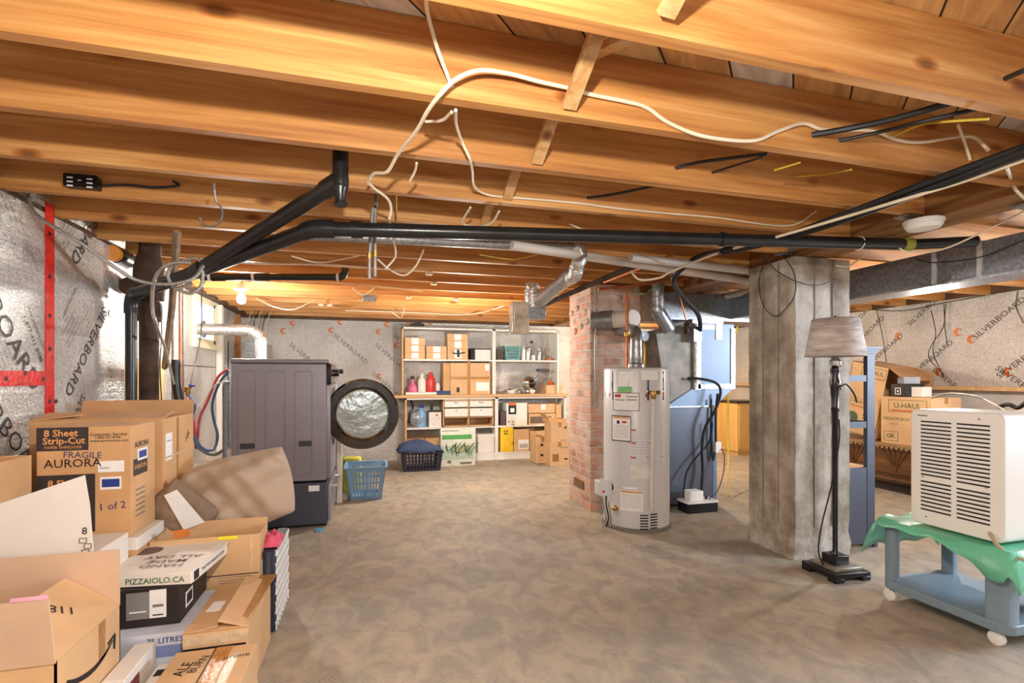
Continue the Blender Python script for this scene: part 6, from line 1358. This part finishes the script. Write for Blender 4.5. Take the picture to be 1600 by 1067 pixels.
tag(MB().tube([P(1560, 636, 'X', 4.66), P(1575, 632, 'X', 4.66), P(1590, 637, 'X', 4.66), P(1602, 630, 'X', 4.66)], .016, 8).build('black_tool', BLACK), 'black tool lying behind the top right of the heater', 'tool')

# ================================================================ PILE OF BOXES ON THE LEFT
OT = mat('ochre_print', (222, 160, 92), .6); CHAR = mat('charcoal_print', (52, 44, 44), .6); BINK = mat('blue_ink', (40, 50, 110), .6)
t = pbox('shredder_carton', 'tall brown shredder carton with black print blocks leaning by the foil wall', 57, 205, 667, 843, 2.45, .24, m=KRAFT2, tape=False, prints=[
    ('rect', CHAR, 'f', (.0, .175, .366, .460)), ('8 Sheet', OT, 'f', (.082, .436, .038), 0, .02, .0008), ('Strip-Cut', OT, 'f', (.092, .405, .038), 0, .02, .0008), ('PAPER SHREDDER', OT, 'f', (.09, .379, .016), 0, 0, .0008),
    ('Customer Service', INK, 'f', (.245, .428, .018), 0, .01), ('1-800-327-8508', INK, 'f', (.242, .415, .014), 0, .01), ('www.auroracorp.com', INK, 'f', (.248, .402, .015), 0, .01),
    ('AURORA', INK, 'f', (.122, .312, .048), 0, .004), ('FRAGILE', BINK, 'f', (.155, .345, .036), -3), ('rect', PAPER, 'f', (.208, .300, .272, .318)), ('rect', GREYINK, 'f', (.212, .250, .288, .291), 0, 0, .0004),
    ('rect', PAPER, 'f', (.215, .290, .20, .252)), ('rect', BLUEP, 'f', (.222, .284, .210, .243), 0, 0, .0006), ('rect', CHAR, 'f', (.0, .198, .03, .268)), ('8 Sheet', OT, 'f', (.095, .232, .038), 0, .02, .0008), ('1 of 2', BINK, 'f', (.258, .13, .042), 4),
    ('rect', CHAR, 'r', (.02, .155, .245, .315)), ('AURORA', INK, 'r', (.10, .375, .034), 0, .01), ('rect', PAPER, 'r', (.06, .155, .305, .355), 0, 0, .0004), ('rect', BLUEP, 'r', (.07, .145, .315, .345), 0, 0, .0006), ('SHREDDER', OT, 'r', (.085, .28, .024), 0, .01, .0008)]+
    [('rect', GREYINK, 'r', (.04, .13, .18-.022*k, .186-.022*k)) for k in range(6)])
carton('lower_carton', 'brown carton with a white lid under the shredder carton', -1.27, 2.43, 0, .335, .50, .525, m=KRAFT2, lid=(.05, WCARD))
carton('large_open_carton', 'large open brown carton behind the shredder carton against the wall', -1.47, 2.74, .50, .52, .42, .495, m=KRAFT2, open_=[('back', .075, 12), ('left', .16, -84), ('front', .14, -80)], prints=[('rect', PAPER, 'r', (.03, .11, .29, .42)), ('rect', GREYINK, 'r', (.04, .10, .38, .385), 0, 0, .0004), ('rect', TAPE, 'r', (.17, .20, 0, .49)), ('rect', CTAPE, 'r', (.0, .41, .30, .31), 0, 0, .0003), ('HK', INK, 'r', (.33, .38, .05), 40)])
carton('lower_carton', 'plain brown carton hidden under the large open carton', -1.47, 2.96, 0, .50, .42, .498, m=KRAFT2)
carton('open_carton', 'open brown carton at the far left edge against the wall', -1.55, 2.13, .50, .26, .29, .385, m=KRAFT2, open_=[])
carton('lower_carton', 'plain brown carton under the open one at the far left edge', -1.55, 2.13, 0, .27, .29, .498, m=KRAFT2)
# white carton with a tall raised flap
t = thing('white_open_carton', 'white carton with one tall raised flap in front of the shredder carton', 'box', (-1.1, 2.25, 0))
MB().box(-1.26, -.955, 2.095, 2.40, 0, .56).build('body', WCARD, t, bevel=.002)
fl = [at(147, 868, Y=2.09), at(141, 790, Y=2.09), at(133, 742, Y=2.09), at(-75, 812, Y=2.09), at(-75, 880, Y=2.09)]
MB().slab([v for v in fl], .005).build('raised_flap', WCARD, t)
m = MB(); q = at(132, 830, Y=2.083); m.text('8', frontM(q.x, 2.083, q.z), .035, 0, .004)
for k in range(3):
    q = at(130+k*2, 845+k*9, Y=2.083); w_ = .022
    for a_, b_, c__, d_ in ((0, w_, 0, .0015), (0, w_, .016, .0175), (0, .0015, 0, .0175), (w_-.0015, w_, 0, .0175)): m.box(q.x+a_-.012+(.0 if k != 1 else .01), q.x+b_-.012+(.0 if k != 1 else .01), 2.083, 2.0845, q.z-.008+c__, q.z-.008+d_)
m.build('print', INK, t, recalc=False)
# big delivery carton front left
t = thing('delivery_carton', 'open brown delivery carton with a curved arrow, nearest the lower left corner', 'box', (-1.1, 1.8, .22))
fx0, fx1, fy0, fy1, fz0, fz1 = -1.40, -.82, 1.64, 2.0, .222, .42
m = MB(); th = .005
m.box(fx0, fx1, fy0, fy0+th, fz0, fz1); m.box(fx0, fx1, fy1-th, fy1, fz0, fz1); m.box(fx0, fx0+th, fy0, fy1, fz0, fz1); m.box(fx1-th, fx1, fy0, fy1, fz0, fz1); m.box(fx0, fx1, fy0, fy1, fz0, fz0+th)
m.build('body', KRAFT, t)
m = MB(); m.slab([(fx0, fy1, fz1), (fx1, fy1, fz1), (fx1-.005, fy1+.012, fz1+.185), (fx0, fy1+.012, fz1+.185)], .005); m.build('back_flap', KPALE, t)
m = MB(); m.slab([(fx0, fy0, fz1), (fx1, fy0, fz1), (fx1-.0, fy0-.03, fz1+.185), (fx0, fy0-.03, fz1+.185)], .005); m.build('front_flap', KPALE, t)
m = MB(); m.slab([(fx1, fy0+.004, fz1), (fx1, fy1-.004, fz1), (fx1-.155, fy1-.006, fz1+.105), (fx1-.155, fy0+.006, fz1+.105)], .005); m.build('side_flap', KRAFT, t)
q = at(67, 965, X=-.88)
m = MB(Matrix.Translation((fx1-.085, 1.84, fz1+.066)) @ Matrix.Rotation(math.radians(34), 4, 'Y')); m.text('118', topM(0, 0, .0, math.radians(215)), .05, 0, 0); m.build('handwriting', INK, t, recalc=False)
q = at(30, 937, Y=fy0-.035); MB().box(q.x-.02, q.x+.06, fy0-.035, fy0-.031, q.z-.006, q.z+.004).build('pink_tape', mat('pink_tape', (232, 170, 190), .5), t)
m = MB(); ctr = [at(x, y, X=fx1+.001) for x, y in ((104, 1066), (118, 1064), (132, 1057), (145, 1047), (157, 1033), (168, 1016), (176, 1000))]; ctr = catmull(ctr, 4); up, lo = [], []
for k, c_ in enumerate(ctr):
    tn = (ctr[min(k+1, len(ctr)-1)]-ctr[max(k-1, 0)]).normalized(); nn = Vector((0, -tn.z, tn.y))*(.003+.0055*math.sin(PI*min(1, .12+.9*k/len(ctr))))
    up.append(m.v(c_+nn)); lo.append(m.v(c_-nn))
for k in range(len(ctr)-1): m.face([lo[k], lo[k+1], up[k+1], up[k]])
m.slab([at(x, y, X=fx1+.0006) for x, y in ((168, 1005), (180, 988), (181, 993), (180, 1014), (177, 1013), (177, 996), (169, 1009))], .0006)
m.build('arrow_print', INK, t)
MB().box(fx1+.0002, fx1+.001, 1.86, 1.90, .30, .418).build('packing_tape', TAPE, t)
carton('lower_carton', 'brown carton under the open delivery carton at the lower left', -1.40, 1.50, 0, .56, .48, .22, m=KRAFT)
# pizza box on shoe box
frp = Matrix.Translation((-.66, 2.175, .403)) @ Matrix.Rotation(math.radians(-7), 4, 'Z')
t = thing('pizza_box', 'white pizza box with green web address lying on the black box', 'box', (-.82, 2.35, .403))
m = MB(frp); m.box(-.32, 0, 0, .335, 0, .045); m.build('tray', WCARD, t, bevel=.003)
MB(frp).slab([(-.32, .0, .045), (0, 0, .045), (.01, .34, .052), (-.32, .34, .05)], .003).build('lid', WCARD, t)
m = MB(frp); m.text('PIZZAIOLO.CA', frontM(-.127, -.0015, .020), .030, 0, .01, 1.02); m.build('print', GREENP, t, recalc=False)
m = MB(frp); brown = mat('brown_lettering', (110, 92, 84), .6)
for k, s_ in enumerate(('HAND', 'MADE', 'ALL DAY')): m.text(s_, topM(-.14, .07+.05*k, .0535, PI), .045, 0, .006, 1.2)
m.lathe([(.05, .052), (.05, .0532)], (-.28, .26, 0), 20); m.build('lid_lettering', brown, t, recalc=False)
m = MB(frp); m.text("THE PIZZA MAKER'S PIZZA", sideM(.0015, .19, .024), .018, 0, .006); m.box(.0003, .001, .02, .06, .006, .04); m.build('side_print', INK, t, recalc=False)
carton('shoe_box', 'black shoe box with a grey and white price label under the pizza box', -.94, 2.18, .258, .24, .32, .143, m=mat('black_card', (38, 30, 28), .5), tape=False, prints=[('rect', mat('silver_label', (130, 128, 126), .5), 'f', (.065, .14, .03, .13)), ('rect', PAPER, 'f', (.14, .195, .03, .135)), ('rect', INK, 'f', (.15, .185, .038, .043), 0, 0, .0004), ('rect', GREYINK, 'f', (.15, .185, .07, .08), 0, 0, .0004), ('rect', PAPER, 'f', (.075, .13, .055, .06), 0, 0, .0004), ('rect', PAPER, 'r', (.06, .14, .03, .09)), ('rect', INK, 'r', (.07, .13, .04, .08), 0, 0, .0004)])
carton('litre_carton', 'white and blue carton under the black shoe box', -.94, 2.11, 0, .285, .38, .255, m=mat('bluish_white_card', (206, 212, 226), .5), tape=False, prints=[('75 LITRES', BLUEP, 'f', (.215, .23, .028), 0, .01), ('rect', mat('mid_blue', (120, 140, 190), .5), 'f', (.17, .285, .17, .212))])
carton('food_carton', 'small white carton with dark lettering beside the delivery carton', -.815, 1.86, .105, .065, .24, .13, m=WCARD, tape=False, prints=[('DOGS', INK, 'f', (.03, .05, .022), 0, .01), ('rect', RED, 'f', (.0, .05, .115, .118)), ('rect', mat('dark_red', (130, 60, 60), .5), 'r', (.02, .10, .05, .10))])
carton('blue_carton', 'dark blue and brown carton under the small white lettered carton', -.815, 1.72, 0, .07, .37, .10, m=BLUEP, tape=False, prints=[('rect', PAPER, 'f', (.005, .06, .02, .028)), ('rect', KRAFT2, 'r', (.0, .36, .0, .1))])
carton('narrow_carton', 'narrow white carton standing between the blue carton and the taped carton', -.735, 1.66, 0, .06, .42, .16, m=WCARD, tape=False, prints=[('rect', INK, 't', (.01, .05, .34, .38))])
carton('taped_carton', 'taped brown carton with its top flap torn open in the middle of the pile', -.65, 2.05, 0, .21, .44, .268, m=KRAFT, tape=False, open_=[('right', .10, -72), ('left', .105, -84), ('front', .06, -86)], prints=[('rect', INK, 'f', (.0, .205, .05, .215)), ('lodge', OT, 'f', (.10, .17, .05), 0, .02, .0005), ('rect', CTAPE, 'f', (.0, .21, .225, .262))])
tag(MB(FR(-.52, 2.12, .278, -4)).box(0, .07, 0, .42, 0, .004).build('tape_strip', TAPE), 'loose shiny strip of brown tape lifted across the taped carton', 'tape')
q = MB(FR(-.62, 2.2, .279, -4)); q.box(0, .11, 0, .09, 0, .002)
tag(q.build('shipping_label', PAPER), 'white shipping label on top of the taped carton', 'label')
carton('delivery_carton', 'brown delivery carton with handwriting nearest the bottom edge', -.66, 1.52, 0, .26, .50, .222, m=KRAFT, tape=False, prints=[('rect', mat('amber_tape', (196, 132, 56), .2, 0, .15, 14, .3, 60), 't', (.13, .18, 0, .5)), ('rect', INK, 't', (.124, .128, .0, .5)), ('ALE', INK, 't', (.06, .38, .05), 80, .004), ('BURN', INK, 't', (.10, .40, .04), 80, .004), ('prime', INK, 't', (.21, .42, .035), 8, .004), ('rect', CTAPE, 't', (.185, .215, .2, .45))])
carton('tall_carton', 'brown carton with a strip of yellow tape behind the pizza box', -.925, 2.52, 0, .435, .18, .478, m=KRAFT, open_=[('back', .03, 4)], prints=[('rect', mat('lemon_tape', (240, 232, 40), .5), 'f', (.265, .345, .464, .477)), ('rect', INK, 'f', (.2, .43, .300, .304))]+[('rect', GREYINK, 'f', (.27, .40-.02*(k % 3), .29-.012*k, .292-.012*k)) for k in range(7)]+[('rect', CTAPE, 'f', (.395, .405, .3, .46)), ('rect', PAPER, 'r', (.04, .12, .20, .34))])
tag(MB(FR(-.84, 2.535, .479, 20)).box(0, .06, 0, .004, 0, .035).build('orange_tag', ORANGE), 'small orange tag sticking up behind the pizza box', 'tag')
# lattice printed bag
t = thing('lattice_bag', 'black bag with a white lattice pattern standing at the right side of the pile', 'bag', (-.45, 2.74, 0))
MB().rbox(-.485, -.432, 2.56, 2.95, 0, .38, .012).build('body', NAVY, t, bevel=.008)
m = MB()
for k in range(-6, 12):
    for s_ in (-1, 1):
        y0_ = 2.57+.05*k if s_ > 0 else 2.94-.05*k; pts = []
        for z in (0.005, .375):
            pts.append([y0_+s_*z*.55, z])
        (ya, za), (yb2, zb2) = pts
        def clip(y0, z0, y1, z1, lo_, hi_):
            def tt(yv): return (yv-y0)/(y1-y0)
            a_, b_ = sorted((tt(lo_), tt(hi_))); a_, b_ = max(0, a_), min(1, b_)
            return None if a_ >= b_ else ((y0+(y1-y0)*a_, z0+(z1-z0)*a_), (y0+(y1-y0)*b_, z0+(z1-z0)*b_))
        r = clip(ya, za, yb2, zb2, 2.565, 2.945)
        if r: m.tube([(-.431, r[0][0], r[0][1]), (-.431, r[1][0], r[1][1])], .0035, 4, 0)
m.build('lattice_pattern', PAPER, t)
heap('pink_cloth', 'crumpled bright pink cloth on top of the lattice bag', 'cloth', -.52, -.42, 2.6, 2.78, .382, .06, PINK, 5, 12)
# folded beige cushion
def cushion(mb, M, w_, h_, d_, seed, n_=26, wr=.018):
    rr = random.Random(seed); ph = [rr.uniform(0, 6) for _ in range(6)]
    for side in (1, -1):
        V = []
        for i in range(n_+1):
            row = []
            for j in range(n_+1):
                u, v = 2*i/n_-1, 2*j/n_-1
                e_ = (max(0, 1-abs(u)**3.2)*max(0, 1-abs(v)**3.2))**.5
                wv = math.sin(5*u+3.4*v+ph[0])*.5+math.sin(9*v-4*u+ph[1])*.35+math.sin(13*u*v+ph[2])*.3+.25*math.sin(17*u+6*v+ph[3])
                x = u*w_/2*(1-.07*v*v)+.018*v*math.sin(3*u); y = v*h_/2*(1-.10*u*u)
                row.append(mb.v(M @ Vector((x, y, side*(d_/2*e_+wr*wv*e_**.5)))))
            V.append(row)
        for i in range(n_):
            for j in range(n_): mb.face([V[i][j], V[i+1][j], V[i+1][j+1], V[i][j+1]])
    bmesh.ops.remove_doubles(mb.bm, verts=mb.bm.verts, dist=.0005)
t = thing('cushion', 'large creased beige cushion slumped on top of the box pile', 'cushion', (-.74, 3.0, .48))
pc = Vector((-.70, 2.93, .575))
Mc = Matrix.Translation(pc) @ Matrix.Rotation(math.radians(15), 4, 'Y').inverted() @ Matrix.Rotation(math.radians(70), 4, 'X')
m = MB(); cushion(m, Mc, .60, .40, .20, 2, 44, .030); m.build('cover', FABRIC, t)
pe = at(285, 797, Y=2.74)
M2 = Matrix.Translation(pe) @ Matrix.Rotation(math.radians(42), 4, 'Y') @ Matrix.Rotation(math.radians(78), 4, 'X')
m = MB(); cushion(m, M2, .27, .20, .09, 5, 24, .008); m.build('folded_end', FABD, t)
m = MB(); m.slab([at(x, y, Y=2.685) for x, y in ((256, 774), (276, 765), (320, 816), (287, 828))], .002); o = m.build('care_label', PAPER, t)
